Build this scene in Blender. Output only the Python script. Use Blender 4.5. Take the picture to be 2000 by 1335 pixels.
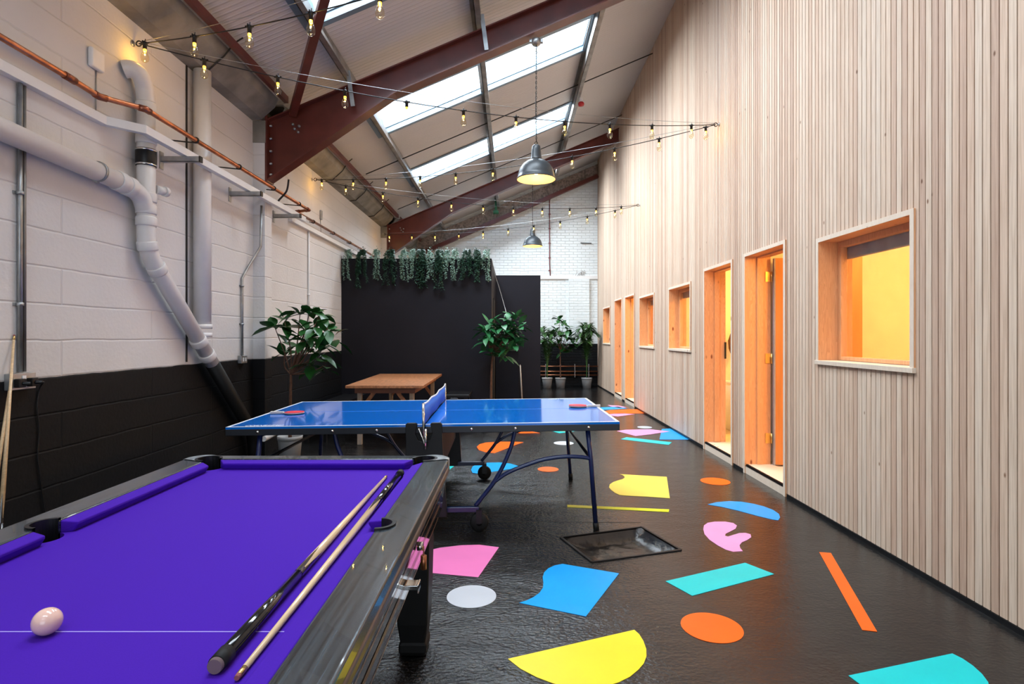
import bpy, bmesh, math, random
from mathutils import Vector, Matrix
random.seed(7)
PI = math.pi
S = bpy.context.scene
for o in list(bpy.data.objects): bpy.data.objects.remove(o)
COL = S.collection
H = 1.38; F = 1111.0                      # lens height, focal length in pixels of a 2000 px frame

# ------------------------------------------------------------------ camera
cam = bpy.data.cameras.new('camera'); cam.lens = 20; cam.sensor_width = 36; cam.shift_y = -0.00625
cam.clip_start = .02; cam.clip_end = 200
co = bpy.data.objects.new('camera', cam); COL.objects.link(co)
co.location = (0, 0, H); co.rotation_euler = (PI/2, 0, 0); S.camera = co

# ------------------------------------------------------------------ world, exposure
S.view_settings.view_transform = 'Standard'; S.view_settings.look = 'None'
S.view_settings.gamma = 1; S.view_settings.exposure = 0.42
W = bpy.data.worlds.new('sky'); S.world = W; W.use_nodes = True
bg = W.node_tree.nodes['Background']; bg.inputs[0].default_value = (.80, .90, 1, 1); bg.inputs[1].default_value = 2.6

# roof plane:  z = 5.2 + .421 X      (inside face of the sheeting)
def roofz(x): return 5.2 + .421*x
SLOPE = math.atan(.421)
SKY = [(-4.0, -3.15), (-1.1, -.25), (1.75, 2.6), (4.65, 5.5), (7.6, 8.47), (10.43, 11.3), (13.85, 14.35)]  # last skylight is added out of view to brighten the gable wall
SX0, SX1 = -1.93, 1.07
def area(name, loc, rot, sx, sy, power, col):
    l = bpy.data.lights.new(name, 'AREA'); l.shape = 'RECTANGLE'; l.size = sx; l.size_y = sy; l.energy = power; l.color = col
    o = bpy.data.objects.new(name, l); COL.objects.link(o); o.location = loc; o.rotation_euler = rot; return o
for i, (a, b) in enumerate(SKY):          # overcast daylight falling through every skylight
    xm = (SX0+SX1)/2
    area('skylight_daylight', (xm-.12, (a+b)/2, roofz(xm)+.42), (0, -SLOPE, 0), 3.2, b-a+.1, [60, 90, 140, 200, 290, 400, 420][i], (.87, .945, 1))
area('rear_fill_light', (-.2, -5.6, 2.0), (-PI/2, PI, 0), 4.0, 3.4, 170, (.86, .94, 1))   # added fill light at an invented opening behind the camera

# ------------------------------------------------------------------ materials
def new_mat(name):
    m = bpy.data.materials.new(name); m.use_nodes = True
    nt = m.node_tree; return m, nt, nt.nodes['Principled BSDF']
def nd(nt, t, **k):
    n = nt.nodes.new(t)
    for a, b in k.items(): setattr(n, a, b)
    return n
def lk(nt, a, b): nt.links.new(a, b)
def rgba(c): return (c[0], c[1], c[2], 1)
def mat(name, col, rough=.5, metal=0, var=0, vs=6, bump=0, bs=60, coat=0, stretch=None, col2=None, emit=None, es=0, spec=.5, trans=0):
    m, nt, p = new_mat(name)
    p.inputs['Base Color'].default_value = rgba(col); p.inputs['Roughness'].default_value = rough
    p.inputs['Metallic'].default_value = metal; p.inputs['Coat Weight'].default_value = coat
    p.inputs['Specular IOR Level'].default_value = spec
    p.inputs['Transmission Weight'].default_value = trans
    if emit: p.inputs['Emission Color'].default_value = rgba(emit); p.inputs['Emission Strength'].default_value = es
    tc = nd(nt, 'ShaderNodeTexCoord'); mp = nd(nt, 'ShaderNodeMapping'); lk(nt, tc.outputs['Object'], mp.inputs[0])
    if stretch: mp.inputs['Scale'].default_value = stretch
    n = nd(nt, 'ShaderNodeTexNoise'); n.inputs['Scale'].default_value = vs; n.inputs['Detail'].default_value = 6; lk(nt, mp.outputs[0], n.inputs[0])
    c2 = col2 or tuple(c*(1-var) for c in col)
    r = nd(nt, 'ShaderNodeValToRGB'); r.color_ramp.elements[0].position = .35; r.color_ramp.elements[1].position = .65
    r.color_ramp.elements[0].color = rgba(c2); r.color_ramp.elements[1].color = rgba(col)
    lk(nt, n.outputs['Fac'], r.inputs[0]); lk(nt, r.outputs[0], p.inputs['Base Color'])
    if bump:
        b = nd(nt, 'ShaderNodeBump'); b.inputs['Strength'].default_value = bump; b.inputs['Distance'].default_value = .01
        n2 = nd(nt, 'ShaderNodeTexNoise'); n2.inputs['Scale'].default_value = bs; n2.inputs['Detail'].default_value = 4
        lk(nt, mp.outputs[0], n2.inputs[0]); lk(nt, n2.outputs['Fac'], b.inputs['Height']); lk(nt, b.outputs[0], p.inputs['Normal'])
    return m

def wall_mat(name, axis, bw, bh, upper, lower, line, mort, bumps):
    """painted masonry: upper colour above `line`, lower colour below, courses in relief"""
    m, nt, p = new_mat(name)
    g = nd(nt, 'ShaderNodeNewGeometry'); s = nd(nt, 'ShaderNodeSeparateXYZ'); lk(nt, g.outputs['Position'], s.inputs[0])
    nz = nd(nt, 'ShaderNodeTexNoise'); nz.inputs['Scale'].default_value = 3; nz.inputs['Detail'].default_value = 5; lk(nt, g.outputs['Position'], nz.inputs[0])
    # wobble of the joints
    wob = nd(nt, 'ShaderNodeMath', operation='MULTIPLY_ADD'); lk(nt, nz.outputs['Fac'], wob.inputs[0]); wob.inputs[1].default_value = .025; lk(nt, s.outputs['Z'], wob.inputs[2])
    sub = nd(nt, 'ShaderNodeMath', operation='SUBTRACT'); lk(nt, wob.outputs[0], sub.inputs[0]); sub.inputs[1].default_value = .0125
    c = nd(nt, 'ShaderNodeCombineXYZ'); lk(nt, s.outputs[axis], c.inputs[0]); lk(nt, sub.outputs[0], c.inputs[1])
    br = nd(nt, 'ShaderNodeTexBrick'); lk(nt, c.outputs[0], br.inputs['Vector'])
    br.inputs['Scale'].default_value = 1; br.inputs['Mortar Size'].default_value = mort; br.inputs['Brick Width'].default_value = bw
    br.inputs['Row Height'].default_value = bh; br.inputs['Mortar Smooth'].default_value = 1
    br.inputs['Color1'].default_value = (1, 1, 1, 1); br.inputs['Color2'].default_value = (.9, .9, .9, 1); br.inputs['Mortar'].default_value = (.0, 0, 0, 1)
    st = nd(nt, 'ShaderNodeMath', operation='GREATER_THAN'); lk(nt, sub.outputs[0], st.inputs[0]); st.inputs[1].default_value = line
    n2 = nd(nt, 'ShaderNodeTexNoise'); n2.inputs['Scale'].default_value = 1.3; n2.inputs['Detail'].default_value = 8; lk(nt, g.outputs['Position'], n2.inputs[0])
    def ramp(c):
        r = nd(nt, 'ShaderNodeValToRGB'); r.color_ramp.elements[0].position = .3; r.color_ramp.elements[1].position = .7
        r.color_ramp.elements[0].color = rgba([x*.9 for x in c]); r.color_ramp.elements[1].color = rgba(c); lk(nt, n2.outputs['Fac'], r.inputs[0]); return r
    a, b = ramp(lower), ramp(upper)
    # scuffed paint on the joints of the dark part
    mx = nd(nt, 'ShaderNodeMix', data_type='RGBA'); lk(nt, st.outputs[0], mx.inputs['Factor']); lk(nt, a.outputs[0], mx.inputs[6]); lk(nt, b.outputs[0], mx.inputs[7])
    dk = nd(nt, 'ShaderNodeMix', data_type='RGBA', blend_type='MULTIPLY'); dk.inputs['Factor'].default_value = .06
    lk(nt, mx.outputs[2], dk.inputs[6]); lk(nt, br.outputs['Color'], dk.inputs[7]); lk(nt, dk.outputs[2], p.inputs['Base Color'])
    n3 = nd(nt, 'ShaderNodeTexNoise'); n3.inputs['Scale'].default_value = 38; n3.inputs['Detail'].default_value = 6; lk(nt, g.outputs['Position'], n3.inputs[0])
    hs = nd(nt, 'ShaderNodeMath', operation='MULTIPLY_ADD'); lk(nt, n3.outputs['Fac'], hs.inputs[0]); hs.inputs[1].default_value = .45
    iv = nd(nt, 'ShaderNodeMath', operation='SUBTRACT'); iv.inputs[0].default_value = 1; lk(nt, br.outputs['Fac'], iv.inputs[1]); lk(nt, iv.outputs[0], hs.inputs[2])
    bp = nd(nt, 'ShaderNodeBump'); bp.inputs['Strength'].default_value = bumps; bp.inputs['Distance'].default_value = .012
    lk(nt, hs.outputs[0], bp.inputs['Height']); lk(nt, bp.outputs[0], p.inputs['Normal'])
    p.inputs['Roughness'].default_value = .62; p.inputs['Specular IOR Level'].default_value = .22
    return m

M = {}
M['wall_left'] = wall_mat('painted_block_wall', 'Y', 1.8, .225, (.70, .68, .67), (.0048, .0052, .0066), 1.125, .010, .4)
M['wall_back'] = wall_mat('painted_brick_wall', 'X', .225, .075, (.84, .88, .88), (.0048, .0052, .0066), 1.155, .008, .8)
M['plaster'] = mat('white_plaster', (.78, .76, .74), .7, var=.06, bump=.2, bs=20)

def slat_mat():
    m, nt, p = new_mat('larch_slats')
    g = nd(nt, 'ShaderNodeNewGeometry'); s = nd(nt, 'ShaderNodeSeparateXYZ'); lk(nt, g.outputs['Position'], s.inputs[0])
    dv = nd(nt, 'ShaderNodeMath', operation='DIVIDE'); lk(nt, s.outputs['Y'], dv.inputs[0]); dv.inputs[1].default_value = .049
    fl = nd(nt, 'ShaderNodeMath', operation='FLOOR'); lk(nt, dv.outputs[0], fl.inputs[0])
    wn = nd(nt, 'ShaderNodeTexWhiteNoise', noise_dimensions='1D'); lk(nt, fl.outputs[0], wn.inputs['W'])
    r = nd(nt, 'ShaderNodeValToRGB'); e = r.color_ramp.elements
    e[0].position = 0; e[0].color = (.48, .33, .245, 1); e[1].position = 1; e[1].color = (.66, .54, .43, 1)
    e2 = e.new(.25); e2.color = (.61, .44, .325, 1); e3 = e.new(.6); e3.color = (.65, .50, .38, 1)
    lk(nt, wn.outputs['Value'], r.inputs[0])
    # grain: streaks along the board, shifted per board
    sc = nd(nt, 'ShaderNodeMath', operation='MULTIPLY'); lk(nt, wn.outputs['Value'], sc.inputs[0]); sc.inputs[1].default_value = 37
    c = nd(nt, 'ShaderNodeCombineXYZ')
    y = nd(nt, 'ShaderNodeMath', operation='MULTIPLY'); lk(nt, s.outputs['Y'], y.inputs[0]); y.inputs[1].default_value = 130
    z = nd(nt, 'ShaderNodeMath', operation='MULTIPLY'); lk(nt, s.outputs['Z'], z.inputs[0]); z.inputs[1].default_value = 3.2
    lk(nt, y.outputs[0], c.inputs[0]); lk(nt, z.outputs[0], c.inputs[1]); lk(nt, sc.outputs[0], c.inputs[2])
    n = nd(nt, 'ShaderNodeTexNoise'); n.inputs['Scale'].default_value = 1; n.inputs['Detail'].default_value = 5; n.inputs['Distortion'].default_value = .6; lk(nt, c.outputs[0], n.inputs[0])
    gr = nd(nt, 'ShaderNodeValToRGB'); gr.color_ramp.elements[0].position = .3; gr.color_ramp.elements[0].color = (.80, .74, .70, 1); gr.color_ramp.elements[1].position = .62; gr.color_ramp.elements[1].color = (1.04, 1.03, 1.02, 1)
    lk(nt, n.outputs['Fac'], gr.inputs[0])
    mx = nd(nt, 'ShaderNodeMix', data_type='RGBA', blend_type='MULTIPLY'); mx.inputs['Factor'].default_value = 1; lk(nt, r.outputs[0], mx.inputs[6]); lk(nt, gr.outputs[0], mx.inputs[7])
    # knots
    kc = nd(nt, 'ShaderNodeCombineXYZ'); ky = nd(nt, 'ShaderNodeMath', operation='MULTIPLY'); lk(nt, s.outputs['Y'], ky.inputs[0]); ky.inputs[1].default_value = 6.5
    kz = nd(nt, 'ShaderNodeMath', operation='MULTIPLY'); lk(nt, s.outputs['Z'], kz.inputs[0]); kz.inputs[1].default_value = 3.4
    lk(nt, ky.outputs[0], kc.inputs[0]); lk(nt, kz.outputs[0], kc.inputs[1])
    vo = nd(nt, 'ShaderNodeTexVoronoi'); vo.inputs['Scale'].default_value = 1; vo.inputs['Randomness'].default_value = 1; lk(nt, kc.outputs[0], vo.inputs['Vector'])
    kr = nd(nt, 'ShaderNodeValToRGB'); kr.color_ramp.elements[0].position = .028; kr.color_ramp.elements[0].color = (.34, .22, .15, 1); kr.color_ramp.elements[1].position = .06; kr.color_ramp.elements[1].color = (1, 1, 1, 1)
    lk(nt, vo.outputs['Distance'], kr.inputs[0])
    m2 = nd(nt, 'ShaderNodeMix', data_type='RGBA', blend_type='MULTIPLY'); m2.inputs['Factor'].default_value = 1; lk(nt, mx.outputs[2], m2.inputs[6]); lk(nt, kr.outputs[0], m2.inputs[7])
    lk(nt, m2.outputs[2], p.inputs['Base Color']); p.inputs['Roughness'].default_value = .62
    return m
M['slats'] = slat_mat()
M['slat_back'] = mat('dark_batten_gap', (.16, .10, .07), .9, var=.3)

def pine_mat(name, a, b, ring=12):
    m, nt, p = new_mat(name)
    g = nd(nt, 'ShaderNodeNewGeometry'); mp = nd(nt, 'ShaderNodeMapping'); lk(nt, g.outputs['Position'], mp.inputs[0]); mp.inputs['Scale'].default_value = (ring, ring, .7)
    n = nd(nt, 'ShaderNodeTexNoise'); n.inputs['Scale'].default_value = 1.6; n.inputs['Detail'].default_value = 3; n.inputs['Distortion'].default_value = 1.2; lk(nt, mp.outputs[0], n.inputs[0])
    w = nd(nt, 'ShaderNodeMath', operation='MULTIPLY'); lk(nt, n.outputs['Fac'], w.inputs[0]); w.inputs[1].default_value = 14
    fr = nd(nt, 'ShaderNodeMath', operation='FRACT'); lk(nt, w.outputs[0], fr.inputs[0])
    r = nd(nt, 'ShaderNodeValToRGB'); r.color_ramp.elements[0].position = .0; r.color_ramp.elements[1].position = 1
    r.color_ramp.elements[0].color = rgba(a); r.color_ramp.elements[1].color = rgba(b); lk(nt, fr.outputs[0], r.inputs[0])
    mk = nd(nt, 'ShaderNodeMapping'); lk(nt, g.outputs['Position'], mk.inputs[0]); mk.inputs['Scale'].default_value = (7, 7, 3)
    vo = nd(nt, 'ShaderNodeTexVoronoi'); vo.inputs['Scale'].default_value = 1; lk(nt, mk.outputs[0], vo.inputs['Vector'])
    kr = nd(nt, 'ShaderNodeValToRGB'); kr.color_ramp.elements[0].position = .06; kr.color_ramp.elements[0].color = (.30, .14, .07, 1); kr.color_ramp.elements[1].position = .11; kr.color_ramp.elements[1].color = (1, 1, 1, 1)
    lk(nt, vo.outputs['Distance'], kr.inputs[0])
    m2 = nd(nt, 'ShaderNodeMix', data_type='RGBA', blend_type='MULTIPLY'); m2.inputs['Factor'].default_value = 1; lk(nt, r.outputs[0], m2.inputs[6]); lk(nt, kr.outputs[0], m2.inputs[7])
    lk(nt, m2.outputs[2], p.inputs['Base Color']); p.inputs['Roughness'].default_value = .5
    return m
M['pine'] = pine_mat('pine_lining', (.68, .31, .13), (.82, .42, .20))
M['pine_pale'] = pine_mat('pale_pine', (.66, .53, .41), (.74, .62, .50))
M['door_ply'] = mat('orange_door_veneer', (.62, .24, .07), .45, var=.15, vs=4, stretch=(6, 6, .6))
M['table_wood'] = mat('oiled_table_wood', (.46, .19, .08), .35, var=.45, vs=5, stretch=(9, 1.2, 9), bump=.1, bs=30)
M['table_wood_end'] = mat('red_brown_table_edge', (.22, .07, .03), .5, var=.2)
M['leg_wood'] = mat('weathered_leg_wood', (.40, .33, .27), .6, var=.25, vs=8, stretch=(6, 6, 1))

def floor_mat():
    m, nt, p = new_mat('glossy_black_resin_floor')
    g = nd(nt, 'ShaderNodeNewGeometry')
    n = nd(nt, 'ShaderNodeTexNoise'); n.inputs['Scale'].default_value = 1.4; n.inputs['Detail'].default_value = 8; n.inputs['Roughness'].default_value = .65; lk(nt, g.outputs['Position'], n.inputs[0])
    r = nd(nt, 'ShaderNodeValToRGB'); r.color_ramp.elements[0].position = .35; r.color_ramp.elements[1].position = .75
    r.color_ramp.elements[0].color = (.005, .005, .0055, 1); r.color_ramp.elements[1].color = (.018, .017, .016, 1); lk(nt, n.outputs['Fac'], r.inputs[0]); lk(nt, r.outputs[0], p.inputs['Base Color'])
    rr = nd(nt, 'ShaderNodeMapRange'); rr.inputs[1].default_value = .3; rr.inputs[2].default_value = .7; rr.inputs[3].default_value = .07; rr.inputs[4].default_value = .17
    lk(nt, n.outputs['Fac'], rr.inputs[0]); lk(nt, rr.outputs[0], p.inputs['Roughness'])
    mp = nd(nt, 'ShaderNodeMapping'); lk(nt, g.outputs['Position'], mp.inputs[0]); mp.inputs['Scale'].default_value = (1, 1.5, 1)
    n2 = nd(nt, 'ShaderNodeTexNoise'); n2.inputs['Scale'].default_value = 42; n2.inputs['Detail'].default_value = 7; lk(nt, mp.outputs[0], n2.inputs[0])
    n3 = nd(nt, 'ShaderNodeTexNoise'); n3.inputs['Scale'].default_value = 5; n3.inputs['Detail'].default_value = 3; lk(nt, mp.outputs[0], n3.inputs[0])
    ad = nd(nt, 'ShaderNodeMath', operation='MULTIPLY_ADD'); lk(nt, n3.outputs['Fac'], ad.inputs[0]); ad.inputs[1].default_value = 1.6; lk(nt, n2.outputs['Fac'], ad.inputs[2])
    # the resin is rougher on the left half of the hall than along the cabins
    s = nd(nt, 'ShaderNodeSeparateXYZ'); lk(nt, g.outputs['Position'], s.inputs[0])
    mr = nd(nt, 'ShaderNodeMapRange'); mr.inputs[1].default_value = -.2; mr.inputs[2].default_value = 1.0; mr.inputs[3].default_value = .85; mr.inputs[4].default_value = .22
    lk(nt, s.outputs['X'], mr.inputs[0])
    b = nd(nt, 'ShaderNodeBump'); b.inputs['Distance'].default_value = .012; lk(nt, mr.outputs[0], b.inputs['Strength']); lk(nt, ad.outputs[0], b.inputs['Height']); lk(nt, b.outputs[0], p.inputs['Normal'])
    p.inputs['Specular IOR Level'].default_value = .6
    return m
M['floor'] = floor_mat()

def roof_mat():
    m, nt, p = new_mat('ribbed_roof_sheet')
    g = nd(nt, 'ShaderNodeNewGeometry'); s = nd(nt, 'ShaderNodeSeparateXYZ'); lk(nt, g.outputs['Position'], s.inputs[0])
    a = nd(nt, 'ShaderNodeMath', operation='MULTIPLY'); lk(nt, s.outputs['Y'], a.inputs[0]); a.inputs[1].default_value = 2*PI/.062
    sn = nd(nt, 'ShaderNodeMath', operation='SINE'); lk(nt, a.outputs[0], sn.inputs[0])
    pw = nd(nt, 'ShaderNodeMath', operation='MAXIMUM'); lk(nt, sn.outputs[0], pw.inputs[0]); pw.inputs[1].default_value = .2
    b = nd(nt, 'ShaderNodeBump'); b.inputs['Strength'].default_value = .8; b.inputs['Distance'].default_value = .009; lk(nt, pw.outputs[0], b.inputs['Height']); lk(nt, b.outputs[0], p.inputs['Normal'])
    p.inputs['Base Color'].default_value = (.60, .575, .565, 1); p.inputs['Roughness'].default_value = .5
    return m
M['roof'] = roof_mat()
M['red_steel'] = mat('red_oxide_steel', (.125, .024, .016), .38, var=.3, vs=5, bump=.05)
M['galv'] = mat('galvanised_steel', (.46, .47, .47), .42, .85, var=.35, vs=9)
M['purlin'] = mat('purlin_steel', (.32, .30, .28), .45, .6, var=.35, vs=7)
M['gutter'] = mat('weathered_gutter', (.27, .255, .225), .7, .1, var=.4, vs=4, bump=.2, bs=25)
M['dark_steel'] = mat('dark_steel', (.035, .033, .03), .5, .5, var=.3)
M['frame_white'] = mat('pale_skylight_frame', (.17, .24, .30), .4, .2, var=.08)
M['pvc'] = mat('white_pipe_plastic', (.70, .68, .67), .38, var=.06, vs=9)
M['trunk_white'] = mat('white_cable_trunking', (.76, .76, .76), .4, var=.05)
M['copper'] = mat('copper_pipe', (.62, .24, .12), .32, .9, var=.4, vs=14)
M['copper_joint'] = mat('tarnished_copper', (.36, .13, .08), .35, .9, var=.3)
M['black'] = mat('black_plastic', (.007, .007, .008), .4, var=.2, spec=.35)
M['black_paint'] = mat('black_box_paint', (.0085, .008, .013), .6, var=.2, vs=2, bump=.05, bs=12, spec=.22)
M['black_gloss'] = mat('black_gloss_laminate', (.010, .010, .012), .08, var=.2, coat=.6)
M['rubber'] = mat('rubber', (.008, .008, .008), .6, spec=.3)
M['white'] = mat('white_plastic', (.80, .80, .80), .35, var=.04)
M['chrome'] = mat('chrome', (.75, .75, .74), .15, 1)
M['cast'] = mat('cast_alloy_corner', (.42, .46, .48), .3, .35, var=.5, vs=30)
M['brass'] = mat('gold_pinstripe', (.50, .27, .14), .45, .2, var=.1)
M['cloth'] = mat('purple_cloth', (.058, .006, .36), .85, var=.07, vs=300, bump=.05, bs=500, spec=.2)
M['rail'] = mat('dark_grained_rail', (.040, .054, .066), .26, var=.85, vs=5, stretch=(26, .6, 26), coat=.3)
M['rail_edge'] = mat('brown_rail_edge', (.11, .07, .055), .35, var=.3)
M['ball'] = mat('ivory_cue_ball', (.88, .56, .45), .12, var=.05, coat=.5)
M['cue_wood'] = mat('ash_cue_shaft', (.80, .56, .32), .3, var=.18, vs=5, stretch=(20, 1, 20), coat=.3)
M['cue_black'] = mat('black_cue_butt', (.010, .009, .009), .12, coat=.6)
M['cue_tip'] = mat('cue_tip_pink', (.30, .09, .09), .8)
M['bumper'] = mat('cue_bumper', (.20, .13, .13), .8, var=.2)
M['tt_blue'] = mat('blue_table_top', (.002, .15, .62), .10, var=.05, coat=.3)
M['tt_line'] = mat('white_table_line', (.80, .84, .88), .3)
M['tt_faint'] = mat('faint_centre_line', (.15, .36, .78), .3)
M['tt_frame'] = mat('dark_table_frame', (.012, .014, .020), .4)
M['tt_leg'] = mat('navy_table_legs', (.006, .014, .075), .3, coat=.2)
M['net'] = mat('blue_net', (.01, .13, .58), .8, var=.15, vs=200)
M['bat_red'] = mat('red_bat_rubber', (.75, .035, .055), .45, var=.1)
M['bat_wood'] = mat('pale_bat_handle', (.62, .55, .50), .4, var=.1)
M['leaf'] = mat('dark_green_leaf', (.018, .115, .020), .36, var=.6, vs=9)
M['leaf2'] = mat('bright_green_leaf', (.022, .16, .05), .42, var=.55, vs=9)
M['leaf_palm'] = mat('palm_leaf', (.06, .16, .04), .45, var=.5, vs=6)
M['leaf_pale'] = mat('pale_trailing_leaf', (.26, .42, .33), .55, var=.45, vs=40)
M['leaf_ivy'] = mat('dark_trailing_leaf', (.022, .075, .042), .5, var=.6, vs=40)
M['bark'] = mat('brown_bark', (.16, .075, .045), .8, var=.4, vs=20, bump=.3)
M['leg_black'] = mat('matt_black_leg', (.006, .006, .006), .5, spec=.25)
M['pot'] = mat('grey_plastic_pot', (.36, .36, .36), .5, var=.12)
M['soil'] = mat('potting_soil', (.03, .02, .015), .95, bump=.6, bs=60)
M['lamp_grey'] = mat('dark_grey_enamel', (.030, .038, .046), .42, 0, var=.1)
M['lamp_inside'] = mat('cream_enamel_inside', (.82, .62, .34), .4)
M['glow'] = mat('lamp_bulb_glow', (1, .8, .5), .4, emit=(1, .62, .25), es=9)
M['filament'] = mat('festoon_filament', (1, .7, .2), .4, emit=(1, .52, .05), es=3.5)
M['brick'] = mat('rubble_brick_infill', (.36, .29, .25), .9, var=.6, vs=22, bump=.6, bs=18)
M['red_plastic'] = mat('red_plastic', (.45, .02, .025), .35)
M['green_strap'] = mat('green_paint', (.02, .16, .07), .5)
M['tray'] = mat('wet_black_tray', (.016, .013, .012), .24, var=.4, vs=8, bump=.5, bs=14)
M['red_pipe'] = mat('dark_red_conduit', (.22, .05, .06), .4, var=.2)
M['yellow_brass'] = mat('brass_hinge', (.75, .50, .18), .3, .9)
M['screen'] = mat('grey_roller_blind', (.40, .36, .37), .6, var=.25)

def thin_glass(name, tint, gloss):
    m = bpy.data.materials.new(name); m.use_nodes = True; nt = m.node_tree; nt.nodes.remove(nt.nodes['Principled BSDF'])
    out = nt.nodes['Material Output']; t = nd(nt, 'ShaderNodeBsdfTransparent'); t.inputs[0].default_value = rgba(tint)
    g = nd(nt, 'ShaderNodeBsdfGlossy'); g.inputs['Roughness'].default_value = .03
    lw = nd(nt, 'ShaderNodeLayerWeight'); lw.inputs[0].default_value = .5
    pw = nd(nt, 'ShaderNodeMath', operation='POWER'); lk(nt, lw.outputs['Facing'], pw.inputs[0]); pw.inputs[1].default_value = 4
    mu = nd(nt, 'ShaderNodeMath', operation='MULTIPLY_ADD'); lk(nt, pw.outputs[0], mu.inputs[0]); mu.inputs[1].default_value = .5; mu.inputs[2].default_value = gloss
    mx = nd(nt, 'ShaderNodeMixShader'); lk(nt, mu.outputs[0], mx.inputs[0]); lk(nt, t.outputs[0], mx.inputs[1]); lk(nt, g.outputs[0], mx.inputs[2]); lk(nt, mx.outputs[0], out.inputs[0])
    return m
M['glass'] = thin_glass('clear_glass', (.96, .98, 1), .03)
M['bulb_glass'] = thin_glass('bulb_glass', (.95, .90, .78), .07)

# ------------------------------------------------------------------ mesh helper
ROOTS = {}
class MB:
    def __init__(s): s.v = []; s.f = []; s.sm = []; s.mi = []; s.cur = 0
    def add(s, vs, fs, smooth=False):
        o = len(s.v); s.v += [tuple(v) for v in vs]
        for f in fs: s.f.append(tuple(i+o for i in f)); s.sm.append(smooth); s.mi.append(s.cur)
        return s
    def box(s, x0, y0, z0, x1, y1, z1):
        return s.add([(x0,y0,z0),(x1,y0,z0),(x1,y1,z0),(x0,y1,z0),(x0,y0,z1),(x1,y0,z1),(x1,y1,z1),(x0,y1,z1)],
                     [(0,3,2,1),(4,5,6,7),(0,1,5,4),(1,2,6,5),(2,3,7,6),(3,0,4,7)])
    def hexa(s, p):      # 8 points: bottom ring then top ring
        return s.add(p, [(0,3,2,1),(4,5,6,7),(0,1,5,4),(1,2,6,5),(2,3,7,6),(3,0,4,7)])
    def beam(s, a, b, w, h, up=(0,0,1)):
        a = Vector(a); b = Vector(b); d = (b-a).normalized(); sd = d.cross(Vector(up)).normalized()*w/2; u = sd.cross(d).normalized()*h/2
        return s.hexa([a-sd-u, a+sd-u, b+sd-u, b-sd-u, a-sd+u, a+sd+u, b+sd+u, b-sd+u])
    def prism(s, pts, z0, z1):
        n = len(pts); v = [(p[0],p[1],z0) for p in pts]+[(p[0],p[1],z1) for p in pts]
        return s.add(v, [tuple(range(n))[::-1], tuple(range(n,2*n))]+[(i,(i+1)%n,n+(i+1)%n,n+i) for i in range(n)])
    def extrude(s, pts, d):     # closed 3D outline pushed along d
        n = len(pts); d = Vector(d); v = [tuple(p) for p in pts]+[tuple(Vector(p)+d) for p in pts]
        return s.add(v, [tuple(range(n))[::-1], tuple(range(n,2*n))]+[(i,(i+1)%n,n+(i+1)%n,n+i) for i in range(n)])
    def tube(s, pts, r, n=12, cap=True):
        pts = [Vector(p) for p in pts]; rs = r if isinstance(r, (list,tuple)) else [r]*len(pts)
        base = len(s.v); vs = []; fs = []; prev = None
        for i, p in enumerate(pts):
            if i == 0: t = pts[1]-p
            elif i == len(pts)-1: t = p-pts[i-1]
            else: t = (pts[i+1]-p).normalized()+(p-pts[i-1]).normalized()
            t.normalize()
            if prev is None:
                a = Vector((0,0,1)) if abs(t.z) < .9 else Vector((1,0,0)); u = t.cross(a).normalized()
            else: u = (prev-t*prev.dot(t)).normalized()
            prev = u; w = t.cross(u)
            for k in range(n):
                an = 2*PI*k/n; vs.append(p+(u*math.cos(an)+w*math.sin(an))*rs[i])
        for i in range(len(pts)-1):
            for k in range(n): fs.append((i*n+k, i*n+(k+1)%n, (i+1)*n+(k+1)%n, (i+1)*n+k))
        s.add(vs, fs, True)
        if cap:
            s.f.append(tuple(base+k for k in range(n))[::-1]); s.sm.append(False); s.mi.append(s.cur)
            m = base+(len(pts)-1)*n; s.f.append(tuple(m+k for k in range(n))); s.sm.append(False); s.mi.append(s.cur)
        return s
    def lathe(s, prof, c=(0,0,0), n=24, mtx=None, smooth=True):
        vs = []; fs = []; c = Vector(c)
        for r, z in prof:
            for k in range(n):
                a = 2*PI*k/n; p = Vector((r*math.cos(a), r*math.sin(a), z))
                if mtx is not None: p = mtx @ p
                vs.append(p+c)
        for i in range(len(prof)-1):
            for k in range(n): fs.append((i*n+k, i*n+(k+1)%n, (i+1)*n+(k+1)%n, (i+1)*n+k))
        return s.add(vs, fs, smooth)
    def build(s, name, m, parent=None, bevel=0, local=False, solid=0, mats=None, subs=0):
        vs = s.v
        if parent is not None and not local:
            inv = ROOTS[parent.name].inverted(); vs = [tuple(inv @ Vector(v)) for v in vs]
        loc = Vector((0,0,0))
        if parent is None and vs:
            xs = [v[0] for v in vs]; ys = [v[1] for v in vs]; zs = [v[2] for v in vs]
            loc = Vector(((min(xs)+max(xs))/2, (min(ys)+max(ys))/2, min(zs))); vs = [tuple(Vector(v)-loc) for v in vs]
        me = bpy.data.meshes.new(name); me.from_pydata(vs, [], s.f); 
        me.polygons.foreach_set('use_smooth', s.sm)
        for mm in (mats or [m]): me.materials.append(mm)
        if mats: me.polygons.foreach_set('material_index', s.mi)
        me.update(); o = bpy.data.objects.new(name, me); COL.objects.link(o); o.location = loc
        if parent is not None: o.parent = parent; ROOTS[o.name] = ROOTS[parent.name]
        else: ROOTS[o.name] = Matrix.Translation(loc)
        if bevel:
            b = o.modifiers.new('bevel', 'BEVEL'); b.width = bevel; b.segments = 3; b.limit_method = 'ANGLE'; b.angle_limit = math.radians(40)
        if solid:
            b = o.modifiers.new('solid', 'SOLIDIFY'); b.thickness = solid; b.offset = 0
        return o
def tag(o, label, cat, group=None):
    o['label'] = label; o['category'] = cat
    if group: o['group'] = group
    return o
def struct(o): o['kind'] = 'structure'; return o
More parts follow.
